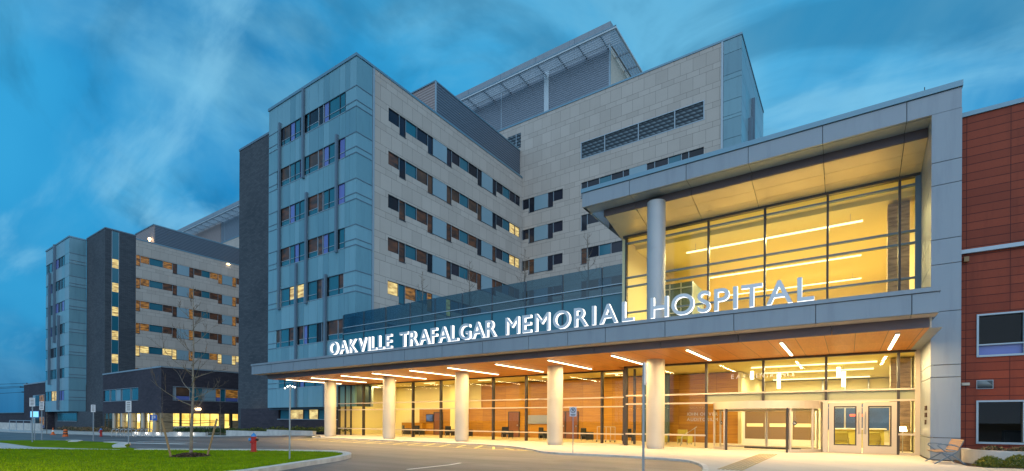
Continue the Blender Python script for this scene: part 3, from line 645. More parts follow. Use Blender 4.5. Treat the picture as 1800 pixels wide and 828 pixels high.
def plant_house(root, xr, ylow, xl, divs, lightwall=True):
    """louvred roof plant room under a projecting slatted brow; xr right end, xl left end"""
    Yp = 60.0
    a = MB(); cuts = [xl] + divs + [xr]
    tone = ['louver_blue', 'louver_slate']
    for i in range(len(cuts)-1):
        a.box(cuts[i]+.06, cuts[i+1]-.06, Yp, Yp+.3, 42, 50.6, 'louver_blue'); a.box(cuts[i+1]-.06, cuts[i+1]+.06, Yp-.04, Yp+.3, 42, 50.6, 'frame_light')
    a.box(xr-.25, xr+.001, Yp+.3, 72, 42, 50.6, 'cream_metal'); a.box(xl, xr-.25, Yp+.3, 72, 42, 50.4, 'louver_blue'); a.build('plant_room', root)
    b = MB(); b.box(xl, xr+.15, Yp-.05, 72, 50.62, 53.5, 'alu_panel')
    x = xl
    while x < xr: b.box(x, x+.05, Yp-.07, Yp-.05, 50.7, 53.4, 'fin'); x += 6.2
    b.build('parapet', root)
    c = MB(); zb = 49.8; fx, fy = xr+2.15, Yp-3.0
    c.box(xl, fx, fy, fy+.22, zb, zb+.22, 'post_white'); c.box(fx-.22, fx, fy+.22, 72, zb, zb+.22, 'post_white')
    c.box(xl, fx+.03, fy-.04, fy, zb+.22, zb+.34, 'coping')
    y = fy+.4
    while y < Yp-.1: c.box(xl, fx-.25, y, y+.05, zb+.04, zb+.12, 'post_white'); y += .36
    x = xr+.2
    while x < fx-.3: c.box(x, x+.05, Yp, 72, zb+.04, zb+.12, 'post_white'); x += .36
    x = xr-.1
    while x > xl: c.box(x-.12, x, fy+.2, Yp, zb+.17, zb+.38, 'fin'); x -= 3.1
    y = Yp+2
    while y < 72: c.box(xr, fx-.1, y, y+.12, zb+.17, zb+.38, 'fin'); y += 3.1
    c.build('brow', root)
plant_house(blk, -25.9, 57, -62, [-43.2, -35.35])
mat('post_white', (.5, .58, .64), 0.5)
m = MB(); m.box(-35.72, -34.98, 59.9, 59.97, 42, 50.6, 'post_white'); m.build('trim', blk)
P0(blk)

# ============================================================= far ward wing
XF = -109.0
far = thing('hospital_wing', 'far ward wing on the left with dark brick stair tower and lit stair windows', 'building', None, (-118, 31, 0))
FF = Face('B', XF)
segf = [(35.87, 36.55, 'T', 'amber_window'), (36.55, 38.02, 'S', 'amber_window'), (38.02, 40.2, 'S', 'teal_glass'), (40.2, 41.85, 'S', 'brown_window'), (41.85, 42.65, 'T', 'brown_window'), (42.65, 44.76, 'P', ''), (44.76, 45.62, 'T', 'brown_window'),
        (45.62, 47.1, 'S', 'brown_window'), (47.1, 48.63, 'S', 'teal_glass'), (48.63, 50.25, 'S', 'brown_window'), (50.25, 51.1, 'T', 'brown_window'), (51.1, 53.13, 'P', ''), (53.13, 53.95, 'T', 'amber_window'), (53.95, 55.5, 'S', 'brown_window')]
of = {(0, 3): 'amber_window', (0, 9): 'amber_window', (0, 10): 'amber_window', (0, 6): 'brown_window', (1, 6): 'amber_window', (2, 6): 'amber_window', (3, 6): 'amber_window', (4, 0): 'lit_window', (4, 1): 'lit_window', (4, 3): 'lit_window', (4, 4): 'lit_window', (4, 6): 'amber_window',
      (4, 7): 'teal_glass', (4, 9): 'amber_window', (4, 10): 'lit_window', (4, 12): 'lit_window', (4, 13): 'lit_window', (4, 7): 'teal_glass'}
ribbon(FF, far, 35.86, 56.2, 7, 34.6, HEADS[:5]+[10.8], segf, 'stone', of)
a = MB(); a.box(-131, XF-.31, 36, 56.2, -1, 34.4, 'louver_slate'); a.box(XF-.4, XF+.06, 35.86, 56.2, 34.6, 34.8, 'coping'); a.build('core', far)
a = MB(); a.box(-118.74, XF, 31.3, 35.84, -1, 35.2, 'dark_brick'); a.build('brick_wall', far)
cp = MB(); cp.box(-118.8, XF+.05, 31.24, 35.9, 35.2, 35.4, 'fin'); cp.build('roof_coping', far)
a = MB()
lit = [30.08, 25.8, 21.5, 17.2, 13.0]
a.box(XF+.002, XF+.05, 32.22, 32.29, 9, 35.0, 'frame_light'); a.box(XF+.002, XF+.05, 33.23, 33.30, 9, 35.0, 'frame_light')
zt = 35.0
for h in lit:
    a.box(XF+.002, XF+.03, 32.29, 33.23, h+.02, zt, 'teal_glass'); zt = h-1.62
a.box(XF+.002, XF+.03, 32.29, 33.23, 9, zt, 'teal_glass'); a.build('stair_glazing', far)
for h in lit:
    m = MB(); m.box(XF+.002, XF+.03, 32.29, 33.23, h-1.62, h-.02, 'lit_window'); m.box(XF+.03, XF+.05, 32.29, 33.23, h-1.1, h-1.04, 'frame_dark'); o = m.build('window', far); o['label'] = 'small lit stair window'
# glass corner tower
FG = Face('A', 28.79); FGB = Face('B', -118.76)
cw = MB(); zt = 34.85
ju = [-133.5, -131.6, -129.3, -127.2, -125.0, -123.1, -121.4, -118.78]
Rr_ = random.Random(3)
for ri, h in enumerate([32.0, 27.75, 23.5, 19.25, 15.05, 10.85, 6.65]):
    for i in range(7):
        FG.box(cw, ju[i]+.02, ju[i+1]-.02, h+.02, zt-.02, 0, .2, Rr_.choice(['light_panel', 'curtain_b']))
    FGB.box(cw, 28.81, 31.28, h+.02, zt-.02, 0, .2, 'curtain_a'); FGB.box(cw, 28.81, 31.28, h-H1+.02, h-.02, 0, .2, 'curtain_b'); FGB.box(cw, 28.81, 31.28, h-H2+.02, h-H1-.02, 0, .2, 'curtain_b')
    FG.box(cw, ju[-2]+.02, ju[-1]-.02, h-H2+.02, h-.02, 0, .2, 'curtain_b')
    for z in (h, h-H1, h-H2): FGB.box(cw, 28.79, 31.28, z-.05, z+.05, -.04, -.001, 'fin')
    wm = MB()
    for i in range(6):
        g_ = Rr_.choice(['teal_glass', 'violet_glass', 'dark_glass', 'dark_glass', 'teal_glass'])
        if ri == 6 and 2 <= i <= 3: g_ = 'lit_window'
        if ri == 6 and i > 3: g_ = 'violet_glass'
        FG.box(wm, ju[i]+.05, ju[i+1]-.05, h-H2+.03, h-.03, .05, .2, g_); FG.box(wm, ju[i+1]-.05, ju[i+1]+.05, h-H2, h, -.03, .2, 'frame_dark')
    FG.box(wm, ju[0], ju[6], h-.03, h+.03, -.02, .2, 'frame_dark'); FG.box(wm, ju[0], ju[6], h-H2-.03, h-H2+.03, -.02, .2, 'frame_light')
    o = wm.build('window', far); zt = h-H2
for i in range(7): FG.box(cw, ju[i]+.02, ju[i+1]-.02, 2.7, zt-.02, 0, .2, Rr_.choice(['light_panel', 'curtain_b']))
FGB.box(cw, 28.81, 31.28, 2.7, zt-.02, 0, .2, 'curtain_a')
cw.box(-133.5, -118.96, 29.0, 31.28, 2.7, 34.8, 'frame_dark'); cw.box(-133.6, -118.7, 28.7, 31.28, 34.85, 35.12, 'coping'); cw.build('curtain_wall', far)
for (x, z0, z1) in ((-127.2, 16, 35), (-130.4, 8, 30), (-124.5, 3, 21)):
    m = MB(); m.box(x, x+.4, 28.4, 28.78, z0, z1, 'fin'); m.build('fin', far)
a = MB(); a.box(-133.5, -110, 30.2, 31.3, -1.2, 2.68, 'dark_brick'); a.build('base_wall', far)
wm = MB(); wm.box(-131, -119.4, 30.1, 30.2, 0.9, 2.4, 'teal_glass'); wm.box(-131.1, -119.3, 30.05, 30.12, .8, .9, 'frame_light'); wm.box(-131.1, -119.3, 30.05, 30.12, 2.4, 2.5, 'frame_light'); wm.build('window', far)
ps = MB(); ps.box(XF-.3, XF-.05, 38.9, 56.2, 34.81, 38.2, 'louver_slate'); ps.box(-118, XF-.05, 38.7, 38.9, 34.81, 38.2, 'louver_rose'); ps.box(-118, XF, 38.6, 56.2, 38.2, 38.4, 'coping'); ps.build('roof_screen', far)
m = MB(); m.lathe((XF-.9, 38.3, 35.0), [(0, .06), (.5, .06), (.5, .22), (.75, .22), (.8, .05)], 'lamp_warm', 12); o = m.build('roof_lamp', far)
m = MB(); m.box(XF-.02, XF+.25, 52.0, 52.5, 34.25, 34.33, 'lamp_warm'); m.build('roof_lamp', far)
pointl('lamp', (XF-.9, 38.2, 36.0), 500, (1, .7, .45), far, .3)
P0(far)
blk2 = thing('hospital_block', 'second stone block with louvred roof plant room, behind the far ward wing', 'building', None, (-140, 56.27, 0))
a = MB(); a.box(-176, -100, YB, 72, -1, 42.2, 'stone'); a.build('stone_wall', blk2); a = MB(); a.box(-176.1, -99.9, 56.2, 72, 42.2, 42.42, 'coping'); a.build('roof_coping', blk2)
plant_house(blk2, -100, 57, -176, [-128.5, -126.8])
a = MB(); a.box(-160, -128.7, 59.9, 59.98, 42.4, 50.5, 'louver_rose'); a.build('rose_cladding', blk2)
P0(blk2)

# ============================================================= podium & annex
pod = thing('clinic_podium', 'low two storey plum brick clinic with brightly lit yellow ground floor', 'building', None, (-78.4, 28.79, -.65))
XP = -78.41; FP = Face('B', XP); FQ = Face('A', 28.79)
a = MB()
FQ.box(a, -101, XP, 6.0, 8.55, 0, .3, 'plum_brick'); FQ.box(a, -101, XP, 2.25, 4.2, 0, .3, 'plum_brick'); FQ.box(a, -86.4, XP, 4.2, 6.0, 0, .3, 'plum_brick'); FQ.box(a, -101, -100.6, 4.2, 6.0, 0, .3, 'plum_brick')
FP.box(a, 29.09, 56, 6.0, 8.55, 0, .3, 'plum_brick'); FP.box(a, 29.09, 56, 2.2, 4.1, 0, .3, 'plum_brick'); FP.box(a, 29.09, 30.2, 4.1, 6.0, 0, .3, 'plum_brick'); FP.box(a, 39.3, 56, -1, 6.0, 0, .31, 'plum_brick')
a.box(-101, -78.8, 29.5, 56, 2.3, 8.4, 'dark_brick'); a.build('brick_wall', pod)
a = MB(); a.box(-101.05, XP+.06, 28.72, 29.2, 8.55, 8.75, 'frame_light'); a.box(XP-.4, XP+.06, 29.2, 56, 8.55, 8.75, 'frame_light'); a.build('roof_coping', pod)
wm = MB(); u = -100.6
for w_, g_ in ((2.4, 'teal_glass'), (.5, 'dark_glass'), (2.2, 'teal_glass'), (2.1, 'light_panel'), (.5, 'dark_glass'), (3.4, 'teal_glass'), (.5, 'dark_glass'), (2.6, 'teal_glass')):
    FQ.box(wm, u+.04, u+w_-.04, 4.24, 5.96, .12, .25, g_); FQ.box(wm, u+w_-.04, u+w_+.04, 4.2, 6.0, .05, .25, 'frame_light'); u += w_*.99
FQ.box(wm, -100.6, -86.4, 4.12, 4.2, -.04, .25, 'frame_light'); FQ.box(wm, -100.6, -86.4, 6.0, 6.06, -.02, .0, 'frame_light'); wm.build('window', pod)
wm = MB()
for (a0, a1, g_) in ((30.2, 30.6, 'frame_light'), (30.6, 32.4, 'dim_window'), (32.4, 34.1, 'teal_glass'), (34.1, 35.9, 'light_panel'), (35.9, 36.6, 'amber_window'), (36.6, 37.3, 'teal_glass'), (37.3, 39.2, 'amber_window')):
    FP.box(wm, a0+.03, a1-.03, 4.7, 5.9, .12, .25, g_); FP.box(wm, a0+.03, a1-.03, 4.15, 4.66, .12, .25, 'violet_glass' if g_ in ('dim_window', 'amber_window') else g_); FP.box(wm, a1-.04, a1+.04, 4.1, 6.0, .05, .25, 'frame_light')
FP.box(wm, 30.2, 39.3, 4.02, 4.1, -.03, .25, 'frame_light'); FP.box(wm, 30.2, 39.3, 5.94, 6.02, -.03, .25, 'frame_light'); wm.build('window', pod)
# ground floor: room behind mullions and columns, its walls self-glowing to look lit
a = MB(); a.box(-104, -79.6, 31.2, 31.5, -1, 2.25, 'podium_wall_glow'); a.box(-101, XP, 29, 34, -.72, -.68, 'lobby_floor'); a.box(-82.8, -82.5, 33, 46, -1, 2.25, 'podium_wall_glow'); a.build('interior_wall', pod)
a = MB()
x = -100.9
while x < -78.6:
    a.box(x-.05, x+.05, 29.0, 29.12, -.9, 2.25, 'mullion'); x += 1.63
a.box(-101, XP-.1, 28.98, 29.1, 1.0, 1.07, 'mullion')
for y in (30.3, 31.4, 32.5, 33.9, 35.2, 36.5, 38.0): a.box(XP-.3, XP-.2, y-.04, y+.04, .39, 2.2, 'mullion')
a.box(XP-.3, XP-.2, 30.3, 39.3, 1.15, 1.21, 'mullion'); a.build('window_frame', pod)
a = MB(); a.box(XP-.26, XP-.24, 30.3, 39.3, .4, 2.2, 'glass'); a.build('glass_pane', pod); a = MB(); a.box(-101, XP-.3, 29.04, 29.06, -.7, 2.25, 'glass'); a.build('glass_pane', pod)
a = MB(); a.box(XP-.25, XP, 30.3, 36.5, -1, .39, 'concrete'); a.box(XP-.25, XP, 36.5, 37.2, -1, 2.2, 'stone_veneer'); a.box(XP-.25, XP, 38.0, 38.35, -1, 2.2, 'mullion'); a.box(XP-.25, XP, 38.35, 39.3, -1, 1.2, 'stone_veneer'); a.build('base_wall', pod)
for x in (-96.4, -93.0, -89.4, -85.0, -80.9): 
    m = MB(); m.box(x-.32, x+.32, 28.8, 29.4, -.95, 2.25, 'cream_metal'); m.build('column', pod)
m = MB(); m.box(-79.0, XP, 28.8, 30.25, -.95, 2.25, 'stone_veneer'); m.build('column', pod)
for x in (-95.2, -90.6, -87.2, -83): 
    m = MB(); m.lathe((x, 30.3, .9), [(0, .2), (1.2, .2)], 'pendant', 12); m.build('pendant_lamp', pod)
m = MB(); m.box(XP, XP+.35, 33.0, 33.7, 2.75, 3.0, 'lamp_warm'); m.build('wall_lamp', pod); pointl('lamp', (XP+.6, 33.3, 2.6), 60, (1, .6, .3), pod)
area('lamp', (-90, 30.2, 2.2), 20, 1.5, 500, (1, .78, .3), (0, 0, 0), pod); area('lamp', (-80.6, 35, 2.15), 3, 8, 260, (1, .78, .3), (0, 0, 0), pod)
P0(pod)
ann = thing('brick_annex', 'low plum brick annex at the far left edge with one wide window', 'building', None, (-142, 28.79, -.9))
a = MB(); a.box(-149.8, -133.6, 28.8, 45, -1.2, 8.6, 'plum_brick'); a.build('brick_wall', ann); a = MB(); a.box(-149.9, -133.6, 28.7, 45, 8.6, 8.85, 'frame_light'); a.build('roof_coping', ann)
for z in (3.9, -.6):
    m = MB(); m.box(-142.2, -134, 28.72, 28.79, z, z+2.3, 'frame_light'); m.box(-142.1, -140.2, 28.68, 28.72, z+.08, z+2.2, 'light_panel'); m.box(-140.0, -137.2, 28.68, 28.72, z+.08, z+2.2, 'dark_glass'); m.box(-137.1, -134.1, 28.68, 28.72, z+.6, z+2.2, 'amber_window'); m.box(-137.1, -134.1, 28.68, 28.72, z+.08, z+.55, 'violet_glass'); m.build('window', ann)
P0(ann)

# ============================================================= entrance pavilion
pav = thing('entrance_pavilion', 'two storey entrance pavilion with big metal frame, timber canopy and glowing glass lobby', 'building', None, (-4, 24, 0))
YF, YG = 24.0, 27.28
XL, XR, XPi = -11.9, 3.38, 2.53
GAP = 0.012
# frame: fascia panels, pier panels
a = MB()
cuts = [XL, -9.55, -7.15, -4.55, -1.55, 1.05, XR]
cuts = [XL, XA(1106+0, 400, 24), XA(1206, 300, 24), XA(1315, 300, 24), XA(1446, 250, 24), XA(1594, 200, 24), XR]
for i in range(len(cuts)-1): a.box(cuts[i]+GAP, cuts[i+1]-GAP, YF, YF+.12, 12.98, 13.72, 'alu_panel')
a.box(XL+.02, XR-.02, YF+.12, YF+.16, 12.99, 13.72, 'mullion'); a.box(XL+.02, XPi-.01, YF+.17, YF+.98, 13.003, 13.03, 'mullion')
for i in range(len(cuts)-1): a.box(cuts[i]+GAP, cuts[i+1]-GAP, YF+.16, YF+1.0, 12.98, 13.0, 'alu_panel')
a.box(XL, XL+.12, YF+.16, 31, 12.98, 13.72, 'alu_panel')
a.box(XL-.05, XR+.02, YF-.06, YF+.5, 13.74, 13.95, 'coping'); a.box(XL-.05, XL+.4, YF+.5, 31, 13.74, 13.95, 'coping')
a.build('fascia', pav)
a = MB()
pz = [0.12, 1.35, 4.05, 6.4-.25, 8.2, 10.02, 10.9, 12.98]
pz = [0.10, .92, 3.16, 3.62, 5.6, 7.35, 8.28, 10.3, 11.15, 12.98]
for i in range(len(pz)-1):
    a.box(XPi, XR, YF, YF+.1, pz[i]+GAP, pz[i+1]-GAP, 'alu_panel'); a.box(XPi, XPi+.1, YF+.1, 25.6, pz[i]+GAP, pz[i+1]-GAP, 'alu_panel'); a.box(XPi, XPi+.1, 25.62, YG, pz[i]+GAP, pz[i+1]-GAP, 'alu_panel')
a.box(XPi+.1, XR, YF+.1, YG+.3, 0, 12.98, 'mullion'); a.box(XPi+.05, XR-.03, YF+.05, YF+.1, 0, .1, 'mullion'); a.build('pier', pav)
# upper soffit
a = MB()
yd = 24.95
for i in range(len(cuts)-1):
    x0, x1 = cuts[i], cuts[i+1]
    if i == 0: x0 = XL + .9
    x1 = min(x1, XPi)
    a.box(x0+GAP, x1-GAP, yd, yd+.06, 12.62, 12.98, 'downstand'); a.box(x0-GAP, x1+GAP, yd+.062, yd+.069, 12.63, 12.98, 'mullion')
a.box(XL+.85, XL+.9, yd, 31, 12.62, 12.98, 'downstand')
for i in range(len(cuts)-1):
    x0 = cuts[i] if i else XL+.9; x1 = min(cuts[i+1], XPi-.001); n = 3
    for k in range(n):
        ya, yb = yd+.07+(YG-yd-.07)*k/n, yd+.07+(YG-yd-.07)*(k+1)/n; za, zb = 12.62-.5*(k)/n, 12.62-.5*(k+1)/n
        a.quadbox([(x0+GAP, ya+GAP, za), (x1-GAP, ya+GAP, za), (x1-GAP, yb-GAP, zb), (x0+GAP, yb-GAP, zb), (x0+GAP, ya+GAP, za+.05), (x1-GAP, ya+GAP, za+.05), (x1-GAP, yb-GAP, zb+.05), (x0+GAP, yb-GAP, zb+.05)], 'soffit_metal' if 'soffit_metal' in M else 'cream_metal')
a.box(XL+.9, -10.7, YG, 31, 12.08, 12.14, 'cream_metal')
a.build('soffit', pav)
a = MB(); a.box(XL+.1, XR, YG+.1, 46, 12.9, 13.7, 'mullion'); a.box(XL+.9, XR-.05, YF+1.0, YG+.1, 12.985, 13.1, 'mullion'); a.build('roof', pav)
# canopy
YC = 20.3; CXL, CXR = -38.6, 2.35
a = MB()
cut2 = [CXL]
for px, py_ in ((477, 650), (516, 647), (557, 643), (604, 637), (655, 631), (711, 622), (777, 612), (848, 605), (929, 592), (998, 583), (1064, 575), (1169, 560), (1290, 545), (1434, 525), (1603, 510)):
    cut2.append(XA(px, py_, YC))
cut2.append(CXR)
for i in range(len(cut2)-1):
    a.box(cut2[i]+GAP, cut2[i+1]-GAP, YC, YC+.1, 4.96, 5.60, 'alu_panel'); a.box(cut2[i]+GAP, cut2[i+1]-GAP, YC+.13, YC+.8, 4.95, 4.98, 'cream_metal')
a.box(CXL+.02, CXR-.02, YC+.1, YC+.13, 4.97, 5.6, 'mullion'); a.box(CXL, CXL+.1, YC+.13, YG, 4.96, 5.6, 'alu_panel'); a.box(CXR-.1, CXR, YC+.13, YG, 4.96, 5.6, 'alu_panel')
a.box(CXL-.03, CXR+.03, YC-.05, YC+.4, 5.62, 5.76, 'coping_blue' if 'coping_blue' in M else 'alu_panel'); a.build('canopy_fascia', pav)
a = MB(); x = CXL+.9
while x < CXR-.9:
    a.box(x+GAP, min(x+3.1, CXR-.15)-GAP, YC+.8, YC+.86, 4.62, 4.95, 'downstand'); x += 3.1
a.box(CXL+.85, CXL+.9, YC+.8, 28.7, 4.62, 4.95, 'downstand'); a.box(CXR-.15, CXR-.1, YC+.8, YG, 4.62, 4.95, 'cream_metal'); a.build('downstand', pav)
a = MB(); a.box(CXL+.9, CXR-.15, YC+.86, YG, 4.62, 4.68, 'wood_soffit'); a.box(CXL+.9, -11.2, YG, 28.8, 4.62, 4.68, 'wood_soffit'); a.box(CXR-.15, XPi, YC+.86, YG, 4.6, 4.66, 'alu_panel'); a.build('canopy_soffit', pav)
a = MB(); a.box(CXL+.1, CXR-.1, YC+.4, YG, 5.5, 5.6, 'roof_membrane'); a.box(CXL+.1, -11.2, YG, 28.7, 5.5, 5.6, 'roof_membrane'); a.build('canopy_roof', pav)
# columns
for i, x in enumerate((-8.14, -14.0, -21.02, -28.02, -35.05)):
    m = MB(); m.lathe((x, 24.9, 0.06), [(0, .42), (.14, .42), (.14, .455), (.95, .455), (.95, .447), (.965, .447), (.965, .455), (3.02, .455), (3.02, .447), (3.035, .447), (3.035, .455), (4.56, .455)], 'column_metal', 40)
    o = m.build('column', pav, smooth=False)
    for p in o.data.polygons: p.use_smooth = len(p.vertices) == 4
m = MB(); m.lathe((-8.14, 24.9, 5.6), [(0, .455), (1.9, .455), (1.9, .446), (1.92, .446), (1.92, .455), (4.6, .455), (4.6, .446), (4.62, .446), (4.62, .455), (7.05, .455)], 'column_blue', 40); o = m.build('column', pav)
for p in o.data.polygons: p.use_smooth = len(p.vertices) == 4
# ---- glazing, upper
a = MB(); zu = [5.6, 6.35, 7.62, 9.05, 9.62, 11.55, 12.1]
ux = [XA(p, 400, YG) for p in (1102, 1246, 1345, 1455, 1581)] + [2.42]
for x in ux[:-1]: a.box(x-.045, x+.045, YG-.14, YG+.08, 5.6, 12.1, 'mullion')
a.box(2.34, 2.53, YG-.16, YG+.08, 5.6, 12.16, 'fin')
for z in (6.2, 7.72, 9.22, 9.74, 11.72): a.box(-10.7, 2.4, YG-.12, YG+.06, z-.04, z+.04, 'fin')
a.box(-10.8, 2.5, YG-.18, YG+.08, 12.04, 12.18, 'mullion'); a.build('window_frame', pav)
for i in range(len(ux)-1):
    g_ = MB(); g_.face([(ux[i]+.05, YG, 5.6), (ux[i+1]-.05, YG, 5.6), (ux[i+1]-.05, YG, 12.05), (ux[i]+.05, YG, 12.05)], 'glass'); g_.build('glass_pane', pav)
# ---- glazing, lower right
lx = [-10.59, -6.19, -3.49, -.86, 1.8]
a = MB()
for x in lx: a.box(x-.05, x+.05, YG-.14, YG+.08, 2.47 if x in lx[2:3] else 0.07, 4.6, 'mullion')
for z in (2.93, 2.45): a.box(-10.6, 2.42, YG-.15, YG+.08, z-.04, z+.04, 'mullion_cream')
a.box(-10.6, -6.2, YG-.15, YG+.08, .70, .78, 'mullion_cream'); a.box(1.8, 2.42, YG-.15, YG+.08, .92, 1.0, 'mullion_cream'); a.box(1.84, 2.42, YG-.15, YG+.08, .07, .16, 'mullion_cream')
a.box(2.36, 2.53, YG-.16, YG+.1, .07, 4.62, 'mullion_cream'); a.box(-.98, -.78, YG-.2, YG+.1, .07, 2.42, 'mullion_cream'); a.box(-10.7, 2.4, YG-.16, YG+.08, 4.52, 4.62, 'mullion'); a.box(-10.72, -10.6, YG-.16, YG+.1, .07, 4.62, 'mullion'); a.box(-10.72, -10.6, 28.65, 28.8, .07, 4.62, 'mullion')
a.build('window_frame', pav)
for i in range(4):
    g_ = MB()
    if i == 0: g_.face([(lx[0]+.05, YG, .07), (lx[1]-.05, YG, .07), (lx[1]-.05, YG, 4.52), (lx[0]+.05, YG, 4.52)], 'glass')
    else: g_.face([(lx[i]+.05, YG, 2.97), (lx[i+1]-.05, YG, 2.97), (lx[i+1]-.05, YG, 4.52), (lx[i]+.05, YG, 4.52)], 'glass')
    g_.build('glass_pane', pav)
g_ = MB(); g_.face([(1.85, YG, .16), (2.36, YG, .16), (2.36, YG, 4.52), (1.85, YG, 4.52)], 'glass'); g_.build('glass_pane', pav)
a = MB()
for i in range(1, 4): a.box(lx[i]+.05, lx[i+1]-.05, YG-.02, YG+.04, 2.49, 2.89, 'olive_glass')
a.box(1.85, 2.36, YG-.02, YG+.04, 2.49, 2.89, 'olive_glass'); a.build('spandrel', pav)
# ---- swing doors
for k, (x0, x1) in enumerate(((-.74, .50), (.54, 1.76))):
    d = MB(); z1 = 2.38
    d.box(x0, x0+.19, YG-.12, YG-.02, .08, z1, 'mullion_cream'); d.box(x1-.19, x1, YG-.12, YG-.02, .08, z1, 'mullion_cream'); d.box(x0+.19, x1-.19, YG-.12, YG-.02, z1-.17, z1, 'mullion_cream'); d.box(x0+.19, x1-.19, YG-.12, YG-.02, .08, .42, 'mullion_cream')
    for (q0, q1, w0_, w1_) in ((x0+.19, x0+.24, .42, z1-.17), (x1-.24, x1-.19, .42, z1-.17), (x0+.24, x1-.24, .42, .47), (x0+.24, x1-.24, z1-.22, z1-.17)): d.box(q0, q1, YG-.1, YG-.04, w0_, w1_, 'mullion')
    do = d.build('door', pav)
    g_ = MB(); g_.face([(x0+.24, YG-.07, .47), (x1-.24, YG-.07, .47), (x1-.24, YG-.07, z1-.22), (x0+.24, YG-.07, z1-.22)], 'glass'); g_.build('glass_pane', do)
    h = MB(); hx = x1-.1 if k == 0 else x0+.1; h.tube([(hx, YG-.12, .95), (hx, YG-.2, 1.0), (hx, YG-.2, 1.9), (hx, YG-.12, 1.95)], .018, 'steel', 8); h.build('handle', do)
# ---- revolving door
cx, cy, rr = -3.42, 27.9, 2.5
rd = MB()
def arc(a0, a1, r0, r1, z0, z1, m, n=16, mb=None):
    for k in range(n):
        t0, t1 = math.radians(a0+(a1-a0)*k/n), math.radians(a0+(a1-a0)*(k+1)/n)
        p = [(cx+math.cos(t0)*r0, cy+math.sin(t0)*r0), (cx+math.cos(t0)*r1, cy+math.sin(t0)*r1), (cx+math.cos(t1)*r1, cy+math.sin(t1)*r1), (cx+math.cos(t1)*r0, cy+math.sin(t1)*r0)]
        mb.quadbox([(*q, z0) for q in p] + [(*q, z1) for q in p], m)
arc(180, 360, rr-.12, rr, 2.1, 2.46, 'mullion_cream', 32, rd); arc(180, 360, 0.0, rr-.12, 2.1, 2.13, 'white_wall', 32, rd)
arc(196, 228, rr-.1, rr, .07, .2, 'mullion_cream', 8, rd); arc(297, 350, rr-.1, rr, .07, .22, 'mullion_cream', 10, rd)
for t in (194, 228, 231, 297, 300, 327, 348):
    tr_ = math.radians(t); m_ = 'mullion' if t in (231, 297) else 'mullion_cream'
    rd.lathe((cx+math.cos(tr_)*(rr-.05), cy+math.sin(tr_)*(rr-.05), .07), [(0, .055), (2.06, .055)], m_, 8)
rdo = rd.build('revolving_door', pav)
for (t0, t1) in ((194, 228), (300, 350)):
    g_ = MB()
    for k in range(8):
        ta, tb = math.radians(t0+(t1-t0)*k/8), math.radians(t0+(t1-t0)*(k+1)/8); r = rr-.05
        g_.face([(cx+math.cos(ta)*r, cy+math.sin(ta)*r, .2), (cx+math.cos(tb)*r, cy+math.sin(tb)*r, .2), (cx+math.cos(tb)*r, cy+math.sin(tb)*r, 2.1), (cx+math.cos(ta)*r, cy+math.sin(ta)*r, 2.1)], 'glass')
    g_.build('glass_pane', rdo)
lf = MB()
for t in (160, 340):
    tr_ = math.radians(t+20); ex, ey = cx+math.cos(tr_)*2.2, cy+math.sin(tr_)*2.2
    lf.tube([(cx, cy, .2), (ex, ey, .2)], .06, 'mullion_cream', 4); lf.tube([(cx, cy, 2.05), (ex, ey, 2.05)], .05, 'mullion_cream', 4); lf.tube([(ex, ey, .1), (ex, ey, 2.1)], .05, 'mullion_cream', 6)
lf.tube([(cx, cy, .1), (cx, cy, 2.1)], .06, 'mullion_cream', 8)
lf.tube([(cx-.9, cy-.75, .2), (cx+1.6, cy-1.3, .2)], .05, 'mullion', 4)
lf.build('door_leaf', rdo)
st = MB()
for t in (224, 304):
    tr_ = math.radians(t); c = Vector((cx+math.cos(tr_)*(rr+.005), cy+math.sin(tr_)*(rr+.005), 1.42)); tn = Vector((-math.sin(tr_), math.cos(tr_), 0))
    st.face([c + tn*math.cos(q/14*2*math.pi)*.1 + Vector((0, 0, math.sin(q/14*2*math.pi)*.1)) for q in range(14)], 'black')
    out_ = Vector((math.cos(tr_), math.sin(tr_), 0))*.004
    for (u0, w0, u1, w1) in ((-.04, -.05, -.02, .06), (-.02, -.01, .03, .012), (.02, -.05, .04, .01)):
        st.face([c+out_+tn*u0+Vector((0, 0, w0)), c+out_+tn*u1+Vector((0, 0, w0)), c+out_+tn*u1+Vector((0, 0, w1)), c+out_+tn*u0+Vector((0, 0, w1))], 'sign_white')
st.build('access_sticker', rdo)
# ---- glazing, lower left (set back)
YS = 28.79; sx = [XA(p, 700, YS) for p in (597, 640, 727, 776, 868, 926, 1059, 1098)]
a = MB()
for x in sx: a.box(x-.06, x+.06, YS-.16, YS+.08, .07, 4.62, 'mullion')
for x in (-39.0+.3, ): pass
for z in (2.93, 2.36, .66): a.box(sx[0], sx[-1], YS-.17, YS+.06, z-.035, z+.035, 'mullion_cream')
for x in (sx[0]+.9, sx[0]+1.7): a.box(x-.04, x+.04, YS-.1, YS+.05, .07, 4.6, 'mullion')
a.box(sx[0], sx[-1], YS-.17, YS+.06, 4.54, 4.62, 'mullion'); a.build('window_frame', pav)
for i in range(len(sx)-1):
    g_ = MB(); g_.face([(sx[i]+.06, YS-.05, .07), (sx[i+1]-.06, YS-.05, .07), (sx[i+1]-.06, YS-.05, 4.54), (sx[i]+.06, YS-.05, 4.54)], 'glass'); g_.build('glass_pane', pav)
